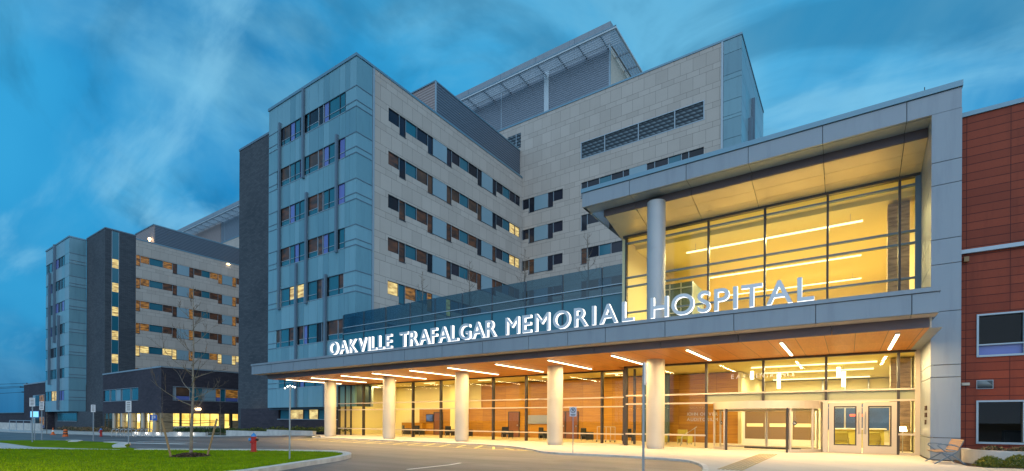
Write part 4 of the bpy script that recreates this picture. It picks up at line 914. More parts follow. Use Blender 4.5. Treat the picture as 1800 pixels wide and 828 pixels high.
# ---- interior, ground floor
a = MB(); a.box(-39.1, -10.7, 28.9, 34.2, .03, .075, 'lobby_floor'); a.box(-10.7, 2.5, YG+.05, 46, .03, .075, 'lobby_floor'); a.build('interior_floor', pav)
a = MB(); a.box(-26.5, -5.8, 34, 34.3, .07, 4.62, 'wood_wall'); a.box(-36.0, -33.2, 33.6, 34, .07, 1.2, 'wood_wall'); a.box(-34.0, -26.5, 34, 34.3, .07, 2.5, 'wood_wall'); a.box(-39.1, -34.0, 34, 34.3, .07, 4.62, 'cream_wall'); a.box(-34.0, -26.5, 33.95, 34.3, 2.5, 4.62, 'cream_wall')
a.box(-29.2, -28.2, 33.0, 34, .07, 4.62, 'cream_wall'); a.box(-11.6, -9.8, 32.6, 32.9, .07, 4.62, 'teal_wall'); a.box(-39.3, -39.1, 28.9, 34.3, .07, 4.62, 'cream_wall'); a.build('interior_wall', pav)
a = MB(); a.box(-5.8, -5.6, 34, 46, .07, 4.62, 'cream_wall'); a.box(-5.6, 8, 44, 44.3, .07, 4.62, 'cream_wall'); a.box(2.6, 3.0, YG+.4, 46, .07, 5.5, 'cream_wall'); a.box(-5.6, 2.6, 38.5, 38.7, 2.75, 3.3, 'cream_wall'); a.box(-5.6, 2.6, 36.2, 38.5, 2.65, 2.75, 'cream_wall')
a.box(-3.5, -1.5, 43.7, 43.95, .07, 2.3, 'white_wall'); a.build('interior_wall', pav)
a = MB(); a.box(1.72, 2.5, 30.6, 31.4, .07, 4.62, 'stone_veneer'); a.build('stone_column', pav)
a = MB(); a.box(-39.1, -10.7, YS+.05, 34.3, 4.69, 4.8, 'lobby_ceiling'); a.box(-10.7, 2.6, YG+.1, 46, 4.69, 4.8, 'lobby_ceiling'); a.build('interior_ceiling', pav)
a = MB(); a.box(-1.6, 2.5, 43.9, 43.97, .9, 3.6, 'blue_reflection_glow')  # added glowing panel imitating blue reflections in the door glass
for x in (-1.6, -.2, 1.2, 2.45): a.box(x-.05, x+.05, 43.8, 43.9, .07, 4.6, 'steel')
a.box(-1.6, 2.5, 43.82, 43.9, 2.5, 2.56, 'steel'); a.box(.1, .9, 43.7, 43.8, 1.9, 2.05, 'red_reflection_glow'); a.build('window_frame', pav)  # red blob is a glow added to the same imitated reflection
def idoor(x, m='door_wood'):
    d = MB(); d.box(x-.5, x+.5, 33.93, 33.99, .08, 2.15, m); d.box(x-.56, x-.5, 33.9, 33.99, .08, 2.2, 'mullion'); d.box(x+.5, x+.56, 33.9, 33.99, .08, 2.2, 'mullion'); d.box(x-.5, x+.5, 33.9, 33.99, 2.15, 2.2, 'mullion'); d.box(x+.34, x+.42, 33.88, 33.93, 1.0, 1.12, 'steel'); d.build('door', pav)
idoor(-23.0); idoor(-17.6); idoor(-18.7); idoor(-31.5)
a = MB(); a.box(-21.6, -19.8, 33.9, 33.99, 1.2, 1.9, 'steel'); a.build('reception_hatch', pav)
# ---- interior, upper floor
a = MB(); a.box(-10.7, 2.6, YG+.12, 46, 5.5, 5.6, 'lobby_floor'); a.box(-10.7, 3, 45.6, 46, 5.6, 12.1, 'cream_wall'); a.box(2.56, 3.0, YG+.1, 46, 5.6, 12.1, 'cream_wall'); a.box(-10.95, -10.75, YG+.1, 46, 5.6, 12.1, 'cream_wall')
a.box(1.5, 2.3, 29.0, 29.8, 5.6, 11.7, 'stone_veneer'); a.build('interior_wall', pav)
a = MB(); a.box(-10.7, 2.56, YG+1.7, 46, 11.86, 11.9, 'lobby_ceiling'); a.box(-10.7, 2.56, YG+.15, YG+1.7, 12.1, 12.2, 'lobby_ceiling'); a.box(-10.7, 2.56, YG+1.6, YG+1.7, 11.86, 12.1, 'lobby_ceiling'); a.build('interior_ceiling', pav)
# lift shaft with glazing seen behind the column
a = MB(); a.box(-10.6, -8.4, 33.0, 36.0, 5.6, 10.6, 'teal_wall')
for k in range(4): a.box(-10.6+k*.73, -10.54+k*.73, 32.9, 33.0, 5.6, 10.6, 'frame_light')
for z in (7.0, 8.6, 10.2): a.box(-10.6, -8.4, 32.88, 32.98, z, z+.07, 'frame_light')
a.box(-8.3, -6.6, 36, 40, 5.6, 8.3, 'wood_wall'); a.build('lift_shaft', pav)
# ---- terrace screen
a = MB(); TY = 28.3; TX0, TX1 = -37.95, -11.1
tx = [XA(p, 550, TY) for p in (604, 640, 678, 721, 765, 813, 865, 924, 989, 1058, 1100)]
a.box(tx[0], tx[-1], TY, TY+.1, 5.6, 9.22, 'teal_glass')
for x in tx: a.box(x-.04, x+.04, TY-.06, TY-.001, 5.6, 10.95, 'frame_dark')
a.box(tx[-1]-.1, tx[-1]+.25, TY-.1, TY+.12, 5.6, 11.4, 'mullion')
for z, m_ in ((9.22, 'frame_light'), (9.78, 'frame_light'), (6.9, 'fin')): a.box(tx[0], tx[-1], TY-.1, TY-.06, z-.03, z+.03, m_)
a.build('terrace_screen', pav)
for i in range(len(tx)-1):
    g_ = MB(); g_.box(tx[i]+.05, tx[i+1]-.05, TY+.0, TY+.015, 9.25, 11.0, 'teal_clear'); g_.build('glass_pane', pav)
a = MB(); a.box(-36.8, -11, TY+.15, 56.2, 8.4, 8.6, 'concrete'); a.box(-39.2, -36.95, TY+.15, 28.7, 4.8, 5.6, 'mullion'); a.build('terrace_floor', pav)
a = MB(); a.box(-36.8, -11, 34.4, 34.6, 0, 8.4, 'mullion'); a.box(-11.2, -10.96, 28.9, 46, 5.6, 12.2, 'mullion'); a.build('back_wall', pav)
P0(pav)
# small dark raised characters on the side of the pier
cp = MB()
rng = random.Random(4)
for r_, (z, n) in enumerate(((2.05, 3), (1.78, 3), (1.5, 2))):
    for k in range(n):
        y = 25.35 - k*.2; cp.box(2.50, 2.53, y-.07, y-.02, z-.09, z+.09, 'bronze'); cp.box(2.50, 2.53, y-.02, y+.05, z+(-.02 if k % 2 else .03), z+(.04 if k % 2 else .09), 'bronze'); cp.box(2.50, 2.53, y+.03, y+.06, z-.09, z+.02, 'bronze')
o = cp.build('wall_plaque'); tag(o, 'small dark bronze raised characters on the side of the entrance pier', 'plaque')

# ============================================================= lettering
def letter(ch, h, depth, bold, mats, name):
    c = bpy.data.curves.new('txt', 'FONT'); c.body = ch; c.size = h/0.73*1.0; c.extrude = depth/2; c.offset = 0.0 if ch == 'M' else bold
    o = bpy.data.objects.new('txt', c); col.objects.link(o)
    dg = bpy.context.evaluated_depsgraph_get(); me = bpy.data.meshes.new_from_object(o.evaluated_get(dg)); bpy.data.objects.remove(o)
    me.materials.clear()
    for m in mats: me.materials.append(M[m])
    for p in me.polygons: p.material_index = 0 if abs(p.normal.z) > .8 else 1
    # stand upright: local x->x, y->z, z->-y
    xsv = [v.co.x for v in me.vertices]; ysv = [v.co.y for v in me.vertices]
    x0, x1, y0, y1 = min(xsv), max(xsv), min(ysv), max(ysv); s = h/(y1-y0)
    for v in me.vertices: v.co = ((v.co.x-x0)*s, -v.co.z, (v.co.y-y0)*s)
    me.name = name; return me, (x1-x0)*s
def wordrow(words, name, root, z, h, depth, bold, mats, Y, partname='letter'):
    for word, xa, xb in words:
        L = [letter(ch, h, depth, bold, mats, partname) for ch in word]
        tot = sum(w for _, w in L); gap = (xb-xa-tot)/(len(L)-1); x = xa
        sq = 1.0
        if gap < .04*h: sq = (xb-xa-.08*h*(len(L)-1))/tot; gap = .08*h
        for me, w in L:
            if sq != 1.0:
                for v in me.vertices: v.co.x *= sq
            o = bpy.data.objects.new(partname, me); col.objects.link(o); o.parent = root; o.location = Vector((x, Y, z)) - root.location
            x += w*sq + gap
sign = thing('building_sign', 'row of white glowing capital letters standing along the canopy edge', 'sign', None, (-15, 20.5, 5.76))
k_ = 20.55/24.15
wordrow([(w_, XA(p_, y_, 20.45), XA(q_, v_, 20.45)) for w_, p_, y_, q_, v_ in (('OAKVILLE', 578, 612, 687, 600), ('TRAFALGAR', 701.5, 600, 871, 580), ('MEMORIAL', 888, 575, 1113, 555), ('HOSPITAL', 1143, 545, 1431, 512))], 'sign', sign, 5.83, .86, .17, .014, ('letter_face', 'letter_glow'), 20.55)
rl = MB(); rl.box(-29.5, -1.0, 20.52, 20.56, 5.765, 5.80, 'letter_face'); o = rl.build('mounting_rail', sign); o.location = -sign.location
es = thing('entrance_lettering', 'small white EAST ENTRANCE letters on the glass above the revolving door', 'sign', None, (-3.5, 27.1, 3.6))
wordrow([('EAST', -4.95, -4.0), ('ENTRANCE', -3.8, -2.1)], 'e', es, 3.66, .21, .02, .002, ('sign_white', 'sign_white'), 27.1)
au = thing('wall_lettering', 'pale JOHN OLIVER AUDITORIUM letters on the timber wall inside the lobby', 'sign', None, (-8.2, 33.9, 1.5))
wordrow([('JOHN', -8.95, -8.25), ('OLIVER', -8.1, -7.0)], 'e', au, 1.86, .2, .02, .0, ('sign_white', 'sign_white'), 33.95)
wordrow([('AUDITORIUM', -8.95, -7.0)], 'e', au, 1.5, .2, .02, .0, ('sign_white', 'sign_white'), 33.95)

# ============================================================= lamps
ORD = ['leftmost', 'second', 'third', 'fourth', 'fifth', 'sixth', 'seventh', 'eighth', 'ninth', 'tenth', 'eleventh', 'twelfth']
near_txt = ['at the far left end of the canopy', 'just right of the leftmost column', 'between the two leftmost columns', 'crossing the second column from the left', 'right of the second column from the left', 'crossing the middle column', 'right of the middle column', 'crossing the fourth column', 'right of the fourth column', 'just right of the column by the revolving door', 'above the revolving door', 'beside the pier, the rightmost']
s_ = 3.05/3.22
strips = [-38.39, -34.91, -31.17, -27.69, -23.95, -20.62, -16.92, -13.39, -9.74, -6.09, -2.3, 1.5]
for i, x in enumerate(strips):
    t = thing('canopy_light', 'linear strip light in the timber soffit, ' + near_txt[i], 'ceiling light', 'strip lights in the timber canopy soffit', (x*s_, 24.6, 4.6))
    yb = 2.3 if i < 9 else 1.55
    m = MB(); m.box(-.05, .05, -2.75, yb, -.055, -.03, 'strip_light'); m.build('diffuser', t)
    m = MB(); m.box(-.065, .065, -2.77, yb+.02, -.03, .019, 'frame_light'); m.build('housing', t)
    area('lamp', (x*s_, 24.6+(yb-2.75)/2, 4.52), .12, 2.75+yb, 350, (1, .68, .30), (0, 0, 0), t)
for i, (x0, x1, y) in enumerate(((-7.8, .55, 29.3), (-7.8, .6, 35.3), (-7.7, .7, 41.0))):
    t = thing('ceiling_light', ('long linear lamp on the upper lobby ceiling, nearest the glass', 'long linear lamp on the upper lobby ceiling, the middle of three', 'long linear lamp on the upper lobby ceiling, deepest in the room')[i], 'ceiling light', 'linear lamps of the upper lobby', ((x0+x1)/2, y, 11.5))
    m = MB(); w = (x1-x0)/2; m.box(-w, w, -.05, .05, -.28, -.2, 'lobby_strip'); m.build('diffuser', t)
    m = MB(); m.tube([(-w+.5, 0, -.2), (-w+.5, 0, .2)], .01, 'steel', 5); m.tube([(w-.5, 0, -.2), (w-.5, 0, .2)], .01, 'steel', 5); m.build('hanger', t)
    area('lamp', ((x0+x1)/2, y, 11.16), x1-x0, .5, 900, (1, .82, .36), (0, 0, 0), t)
pend = [(-4.85, 33, 4.36, 5.05, 'high cylinder pendant lamp left of the glass mullion above the revolving door'), (-3.41, 33, 3.44, 4.39, 'cylinder pendant lamp over the centre of the revolving door'), (-.46, 33, 4.0, 4.62, 'high cylinder pendant lamp above the left swing door'), (-.22, 33, 3.44, 4.3, 'low cylinder pendant lamp above the left swing door')]
for x, y, z0, z1, lb in pend:
    z1 = min(z1, 4.55); z0 = min(z0, z1-.5)
    t = thing('pendant_lamp', lb, 'pendant lamp', 'cylinder pendants in the entrance hall', (x, y, z0))
    m = MB(); m.lathe((0, 0, 0), [(0, .1), (z1-z0, .1)], 'pendant', 16); m.build('lamp_shade', t)
    m = MB(); m.tube([(0, 0, z1-z0), (0, 0, 4.69-z0)], .01, 'steel', 5); m.build('cord', t)
for i, (x0, x1, y) in enumerate(((-4.6, 1.2, 35.0), (-4.6, 1.2, 31.0), (-4.6, 1.2, 41.0))):  # third lamp is added to brighten the dim back of the hall
    t = thing('ceiling_light', ('linear lamp deep in the ground floor entrance hall', 'linear lamp in the entrance hall close to the doors', 'added linear lamp brightening the very back of the entrance hall')[i], 'ceiling light', 'linear lamps of the entrance hall', ((x0+x1)/2, y, 4.6)); w = (x1-x0)/2
    m = MB(); m.box(-w, w, -.05, .05, -.08, .0, 'lobby_strip'); m.build('diffuser', t)
    area('lamp', ((x0+x1)/2, y, 4.45), x1-x0, .5, 620, (1, .86, .48), (0, 0, 0), t)
for i, x in enumerate((-36, -30, -24, -18, -13)):
    t = thing('ceiling_light', ('lobby downlight strip at the far left of the timber lobby', 'lobby downlight strip left of the inner doors', 'lobby downlight strip above the first timber door', 'lobby downlight strip above the reception hatch', 'lobby downlight strip beside the glass jog')[i], 'ceiling light', 'recessed lamps of the timber lobby', (x, 31.2, 4.66))
    m = MB(); m.box(-.6, .6, -.08, .08, -.02, .02, 'lobby_strip'); m.build('diffuser', t); area('lamp', (x, 31.2, 4.6), 2.4, .8, 210, (1, .76, .26), (0, 0, 0), t)

# ============================================================= red wing
red = thing('red_wing', 'red panel clad wing at the right edge behind the concrete planter', 'building', None, (4, 24.5, 0))
a = MB(); FR = Face('A', 24.5)
xw0, xw1 = 3.87, 7.0
FR.box(a, XR+.01, 14, 5.45, 12.8, 0, .25, 'red_panel'); FR.box(a, XR+.01, xw0, 0, 5.45, 0, .25, 'red_panel'); FR.box(a, xw0, 14, 2.3, 3.88, 0, .25, 'red_panel'); FR.box(a, xw0, 14, 0, .72, 0, .25, 'red_panel'); FR.box(a, 5.15, 14, .72, 2.3, 0, .25, 'red_panel'); FR.box(a, 5.15, 14, 3.88, 5.45, 0, .25, 'red_panel')
a.box(XR+.01, 14, 28, 36, 0, 12.7, 'mullion'); a.build('wall', red)
a = MB(); a.box(XR+.01, 14, 24.44, 25, 12.8, 12.96, 'coping'); a.build('roof_coping', red); a = MB(); a.box(XR+.005, 14, 24.36, 24.5, 7.72, 7.86, 'frame_light'); a.build('string_course', red)
for (z0, z1, kind) in ((.72, 2.3, 0), (3.88, 5.45, 1)):
    m = MB(); x0, x1 = xw0, 5.15
    m.box(x0, x0+.06, 24.46, 24.7, z0, z1, 'frame_light'); m.box(x1-.06, x1, 24.46, 24.7, z0, z1, 'frame_light'); m.box(x0+.06, x1-.06, 24.46, 24.7, z1-.06, z1, 'frame_light'); m.box(x0+.06, x1-.06, 24.44, 24.7, z0, z0+.07, 'frame_light')
    if kind: m.box(x0+.06, x1-.06, 24.47, 24.68, z0+.42, z0+.47, 'frame_light'); m.box(x0+.06, x1-.06, 24.6, 24.64, z0+.07, z0+.42, 'violet_glass')
    o = m.build('window', red); g_ = MB(); g_.box(x0+.06, x1-.06, 24.62, 24.63, z0+(.47 if kind else .07), z1-.06, 'glass_dim'); g_.build('glass_pane', o)
mat('dim_wall', (.16, .09, .03), 0.8)
a = MB(); a.box(3.5, 9, 27.4, 27.6, 0, 6, 'dim_wall'); a.box(3.5, 9, 24.8, 27.4, 2.9, 3.0, 'dim_wall'); a.box(4.9, 5.9, 26, 26.4, .07, 1.2, 'black'); a.box(3.42, 3.5, 24.8, 27.6, 0, 6, 'dim_wall'); a.build('interior_wall', red)
area('lamp', (5.5, 26.6, 2.8), 1, .5, 14, (1, .6, .2), (0, 0, 0), red)
a = MB(); a.box(3.87, 4.32, 24.46, 24.5, 2.72, 3.04, 'frame_light'); a.box(3.89, 4.30, 24.44, 24.46, 2.74, 3.02, 'louver_dark'); a.build('air_vent', red)
a = MB(); a.box(3.46, 3.68, 24.40, 24.5, 2.86, 2.96, 'cream_metal'); a.build('wall_box', red)
a = MB(); a.box(3.50, 3.64, 24.35, 24.5, 7.42, 7.6, 'stake'); a.build('camera_box', red)
P0(red)
# planter & shrubs
pl = MB(); pp = smooth_line([(3.42, 24.3), (3.38, 23.4), (3.52, 22.9), (3.9, 22.55), (4.6, 22.4), (6, 22.35), (10, 22.35)], 5)
for i in range(len(pp)-1):
    (xa, ya), (xb, yb) = pp[i], pp[i+1]; d = Vector((xb-xa, yb-ya)).normalized(); n = Vector((-d.y, d.x))*.2
    pl.quadbox([(xa, ya, 0), (xb, yb, 0), (xb+n.x, yb+n.y, 0), (xa+n.x, ya+n.y, 0), (xa, ya, .56), (xb, yb, .56), (xb+n.x, yb+n.y, .56), (xa+n.x, ya+n.y, .56)], 'concrete')
o = pl.build('planter'); tag(o, 'low curved concrete planter wall below the red panel wall', 'planter')
def shrub(name, x, y, z, r, h, mats, n, seed, label, group=None, leaf=.06, rx=1.0, ry=1.0):
    rg = random.Random(seed); m = MB()
    for k in range(n):
        t = rg.uniform(0, 2*math.pi); q = rg.random()**.5; hh = rg.random()**.8
        rr_ = r*q*(1-.45*hh*hh)*(1+.25*math.sin(3*t+seed)); p = Vector((x+math.cos(t)*rr_*rx, y+math.sin(t)*rr_*ry, z+h*hh*(1-.35*q*q)))
        a1 = Vector((rg.uniform(-1, 1), rg.uniform(-1, 1), rg.uniform(-.2, 1))).normalized(); b1 = a1.cross(Vector((rg.uniform(-1, 1), rg.uniform(-1, 1), rg.uniform(-1, 1)))).normalized(); s = leaf*rg.uniform(.5, 1.2)
        m.face([p, p+a1*s+b1*s*.35, p+a1*s*2, p+a1*s-b1*s*.35], rg.choice(mats))
    o = m.build(name); 
    if label: tag(o, label, 'shrub', group)
    return o
shrub('shrub', 3.78, 21.75, .02, .42, .40, ['leaf_yellow', 'leaf_yellow', 'leaf_green'], 2600, 1, 'yellow green rounded shrub closest to the bench', 'shrubs by the planter', .035)
shrub('shrub', 4.45, 21.9, .02, .5, .46, ['leaf_green', 'leaf_yellow'], 2600, 2, 'green shrub in the middle of the planter front', 'shrubs by the planter', .035)
shrub('shrub', 5.25, 21.85, .02, .42, .42, ['leaf_green', 'leaf_dark', 'stake'], 2200, 3, 'brownish green shrub cut by the right picture edge', 'shrubs by the planter', .035)
for k, (x, lb) in enumerate(((4.1, 'dark low plant inside the planter under the window corner'), (4.8, 'dark low plant inside the planter under the window middle'))):
    shrub('shrub', x, 23.3, .45, .45, .22, ['leaf_dark', 'stake'], 900, 9+k, lb, 'plants in the planter', .04, ry=.5)
flat_sheet([(3.2, 24.3), (3.12, 23.2), (3.2, 21.6), (3.6, 21.2), (4.6, 21.5), (12, 21.6), (12, 24.3)], .085, 'mulch', 'planting_bed')
# bench
bn = thing('park_bench', 'slatted wooden bench with dark looped metal arms beside the entrance pier', 'bench', None, (2.80, 22.75, .07), math.radians(-90+6)); BS = 0.62
# local: x along the length, sitter faces -y
for s in (-1, 1):
    m = MB(); x = s*BS
    m.tube([(x, -.42, 0), (x, .02, .32), (x, .18, .44), (x, .33, .80)], .024, 'galv_dark' if 'galv_dark' in M else 'fin', 6)
    m.tube([(x, .40, 0), (x, .05, .32), (x, -.33, .40)], .024, 'fin', 6)
    m.build('leg', bn)
    m = MB(); m.tube([(x, -.10, .40), (x, -.34, .62), (x, -.33, .66), (x, -.2, .68), (x, .02, .66), (x, .26, .58)], .02, 'fin', 6); m.build('armrest', bn)
m = MB()
for k in range(6): y = -.36+k*.078; m.box(-BS-.04, BS+.04, y, y+.06, .405+.004*k, .43+.004*k, 'bench_wood')
m.build('seat', bn)
m = MB()
for k in range(6):
    z = .48+k*.062; y = .17+k*.027; q_ = BS+.04; m.quadbox([(-q_, y, z), (q_, y, z), (q_, y+.02, z-.006), (-q_, y+.02, z-.006), (-q_, y+.022, z+.05), (q_, y+.022, z+.05), (q_, y+.042, z+.044), (-q_, y+.042, z+.044)], 'bench_wood')
m.build('backrest', bn)

# ============================================================= bare young trees
def bare_tree(root_loc, H, seed, label, group, r0=.06, first=.28, spread=.55, nb=15, twigs=True):
    rg = random.Random(seed); t = thing('young_tree', label, 'tree', group, root_loc); tr = MB(); cr = MB()
    pts = []; x = y = 0
    for k in range(9):
        f = k/8; pts.append((x, y, H*f)); x += rg.uniform(-.02, .02)*H/5; y += rg.uniform(-.02, .02)*H/5
    tr.tube(pts, [r0*(1-.85*k/8) for k in range(9)], 'bark', 8); tr.build('trunk', t)
    def branch(p, d, L, r, lev):
        q = [p]; dd = d.copy(); n = 5
        for k in range(n):
            dd = (dd + Vector((rg.uniform(-.18, .18), rg.uniform(-.18, .18), rg.uniform(.0, .14)))).normalized(); q.append(q[-1]+dd*L/n)
        cr.tube(q, [max(.003, r*(1-.8*k/n)) for k in range(n+1)], 'bark' if lev == 0 else 'twig', 5 if lev else 6, False)
        if lev < (2 if twigs else 1):
            for k in range(rg.randint(3, 5)):
                i = rg.randint(1, n); nd_ = (dd + Vector((rg.uniform(-.9, .9), rg.uniform(-.9, .9), rg.uniform(-.1, .7)))).normalized(); branch(q[i], nd_, L*rg.uniform(.3, .5), r*.45, lev+1)
    for k in range(nb):
        f = first + (1-first)*k/nb; az = k*2.4+rg.uniform(-.4, .4); L = H*spread*(1-f)**.7*rg.uniform(.45, .8)+.15
        p = Vector((0, 0, H*f)); d = Vector((math.cos(az), math.sin(az), rg.uniform(.25, .8))).normalized(); branch(p, d, L, r0*.34*(1-.5*f), 0)
    cr.build('crown', t); return t
bare_tree((-20.0, 8.3, .1), 6.3, 5, 'bare staked young tree on the front lawn island', 'bare young trees', .06, .22, .36, 20)
m = MB(); 
import bmesh
for k in range(420):
    a = R.uniform(0, 6.28); r = .62*R.random()**.5; p = Vector((-20+math.cos(a)*r*1.1, 8.3+math.sin(a)*r, .10+.13*(1-(r/.62)**2)*R.uniform(.6, 1.1)))
    d = Vector((R.uniform(-1, 1), R.uniform(-1, 1), R.uniform(-.3, .6))).normalized()*.05; e = Vector((R.uniform(-1, 1), R.uniform(-1, 1), R.uniform(-.3, .6))).normalized()*.03
    m.face([p-d-e, p+d-e, p+d+e, p-d+e], 'mulch')
for k in range(24):
    a0, a1 = k/24*6.283, (k+1)/24*6.283
    m.face([(-20, 8.3, .22), (-20+math.cos(a0)*.7, 8.3+math.sin(a0)*.62, .10), (-20+math.cos(a1)*.7, 8.3+math.sin(a1)*.62, .10)], 'mulch')
o = m.build('mulch'); tag(o, 'ring of brown bark mulch round the staked tree', 'mulch', kind='stuff')
for k, (bx, by, tx_, ty_, lb) in enumerate(((-20.15, 7.72, -20.25, 7.45, 'left wooden stake leaning beside the young tree'), (-19.75, 8.75, -19.55, 9.0, 'right wooden stake leaning beside the young tree'))):
    t = thing('tree_stake', lb, 'stake', 'stakes of the young tree', (bx, by, .08)); m = MB(); m.tube([(0, 0, 0), (tx_-bx, ty_-by, 1.42)], .035, 'stake', 7); m.build('post', t)
    m = MB(); m.tube([(tx_-bx, ty_-by, 1.3), (-20-bx, 8.3-by, 1.22)], .012, 'rubber', 5); m.build('tie', t)
for k, (x, y, H, lb) in enumerate(((-30.76, 31, 5.8, 'bare tree on the roof terrace, leftmost'), (-25.4, 31, 5.8, 'bare tree on the roof terrace behind the letters TRAFALGAR'), (-20.1, 31, 5.7, 'bare tree on the roof terrace at the inner stone corner'), (-14.9, 31, 5.8, 'bare tree on the roof terrace just left of the big metal frame'))):
    bare_tree((x, y, 8.6), H, 20+k, lb, 'bare trees on the roof terrace', .08, .35, .34, 14)
bare_tree((-66.5, 24.5, -.6), 5.6, 41, 'thin bare tree in front of the clinic glazing', 'bare young trees', .04, .3, .3, 10, False)
bare_tree((-60.0, 28.0, -.5), 4.4, 42, 'small bare tree at the right end of the clinic', 'bare young trees', .04, .3, .3, 10, False)
bare_tree((-92, 20, -.8), 4.0, 43, 'small bare tree left of the far glass tower base', 'bare young trees', .04, .3, .3, 8, False)

# ============================================================= beds and low walls along the wings
def hedge(x0, y0, x1, y1, z, h, w, n, seed, label, leafs):
    rg = random.Random(seed); m = MB()
    for k in range(n):
        f = rg.random(); p = Vector((x0+(x1-x0)*f, y0+(y1-y0)*f+rg.uniform(-w/2, w/2), ground_z(x0+(x1-x0)*f)+z+h*rg.random()**.7*(.65+.35*math.sin(f*47+seed)*math.sin(f*19))))
        a1 = Vector((rg.uniform(-1, 1), rg.uniform(-1, 1), rg.uniform(-.1, 1))).normalized(); b1 = a1.cross(Vector((rg.uniform(-1, 1), rg.uniform(-1, 1), rg.uniform(-1, 1)))).normalized(); s = rg.uniform(.05, .13)
        m.face([p, p+a1*s+b1*s*.4, p+a1*s*2, p+a1*s-b1*s*.4], rg.choice(leafs))
    o = m.build('ground_cover'); tag(o, label, 'planting', kind='stuff'); return o
hedge(-59, 29.3, -38.7, 29.3, .25, .65, 1.2, 5200, 1, 'low green planting along the brick base left of the entrance', ['leaf_green', 'leaf_dark', 'leaf_green', 'leaf_yellow'])
hedge(-77.5, 30.5, -59.5, 29.8, .3, .7, 1.6, 4800, 2, 'low evergreen planting in front of the clinic side', ['leaf_green', 'leaf_dark', 'leaf_dark'])
hedge(-118, 27.5, -80, 27.6, .15, .8, 1.2, 5200, 3, 'reddish low planting along the far wing', ['leaf_dark', 'stake', 'mulch'])
def lowwall(pts, h, name_label, lights=(), w=.35):
    t = thing('low_wall', name_label, 'wall', 'low concrete bed walls', (pts[0][0], pts[0][1], ground_z(pts[0][0]))); m = MB()
    for (x0, y0), (x1, y1) in zip(pts, pts[1:]):
        d = Vector((x1-x0, y1-y0)).normalized(); n = Vector((-d.y, d.x))*w; z0, z1 = ground_z(x0), ground_z(x1); zt = max(z0, z1)+h
        m.quadbox([(x0, y0, z0-.1), (x1, y1, z1-.1), (x1+n.x, y1+n.y, z1-.1), (x0+n.x, y0+n.y, z0-.1), (x0, y0, zt), (x1, y1, zt), (x1+n.x, y1+n.y, zt), (x0+n.x, y0+n.y, zt)], 'concrete')
    m.build('wall_body', t)
    for (x, y, z) in lights:
        q = MB(); q.box(x-.14, x+.14, y-.05, y+.0, z-.06, z+.06, 'lamp_white'); q.build('step_light', t); pointl('lamp', (x, y-.3, z), 6, (1, .9, .75), t)
    P0(t); 
    for ch in t.children:
        if ch.type == 'LIGHT': ch.matrix_parent_inverse = Matrix.Identity(4)
    return t
lowwall([(-58.5, 27.9), (-50, 27.9), (-41.5, 27.6)], .42, 'pale concrete bed wall behind the red hydrant')
lowwall([(-73.5, 23.9), (-66.5, 25.2), (-60.5, 26.6)], .42, 'pale concrete bed wall with small round lights before the clinic', [(-72.6, 23.98, -.3), (-70.5, 24.38, -.3), (-68.4, 24.78, -.3), (-64.6, 25.6, -.28), (-62.5, 26.1, -.28)])
lowwall([(-175, 24.0), (-120, 25.2)], 1.35, 'long pale garden wall at the far left')

# ============================================================= street things
def hydrant(x, y, z, s, label):
    t = thing('fire_hydrant', label, 'hydrant', 'red fire hydrants', (x, y, z))
    m = MB(); m.lathe((0, 0, 0), [(0, .15*s), (.05*s, .15*s), (.05*s, .11*s), (.45*s, .105*s), (.45*s, .125*s), (.48*s, .125*s), (.48*s, .11*s), (.66*s, .11*s), (.66*s, .13*s), (.69*s, .13*s)], 'red_paint', 20); m.build('barrel', t)
    m = MB(); m.lathe((0, 0, .69*s), [(0, .12*s), (.06*s, .11*s), (.11*s, .07*s), (.13*s, .03*s), (.17*s, .03*s)], 'blue_paint', 20); m.build('bonnet', t)
    for dx, dy, r in ((-.564*.0-.12, -.08, .075), (.12, .08, .05)):
        m = MB(); v = Vector((dx, dy, 0)).normalized(); m.tube([v*.08*s+Vector((0, 0, .55*s)), v*.2*s+Vector((0, 0, .55*s))], r*s, 'blue_paint' if r > .06 else 'black', 12); m.build('outlet_cap', t)
    m = MB(); v = Vector((.5, -.85, 0)).normalized(); m.tube([v*.08*s+Vector((0, 0, .45*s)), v*.18*s+Vector((0, 0, .45*s))], .06*s, 'red_paint', 12); m.build('outlet', t)
    return t
hydrant(-20.56, 10.92, .1, .95, 'red fire hydrant with blue bonnet on the front lawn')
hydrant(-70.0, 19.8, -.6, 1.1, 'small distant red hydrant by the bicycle racks')
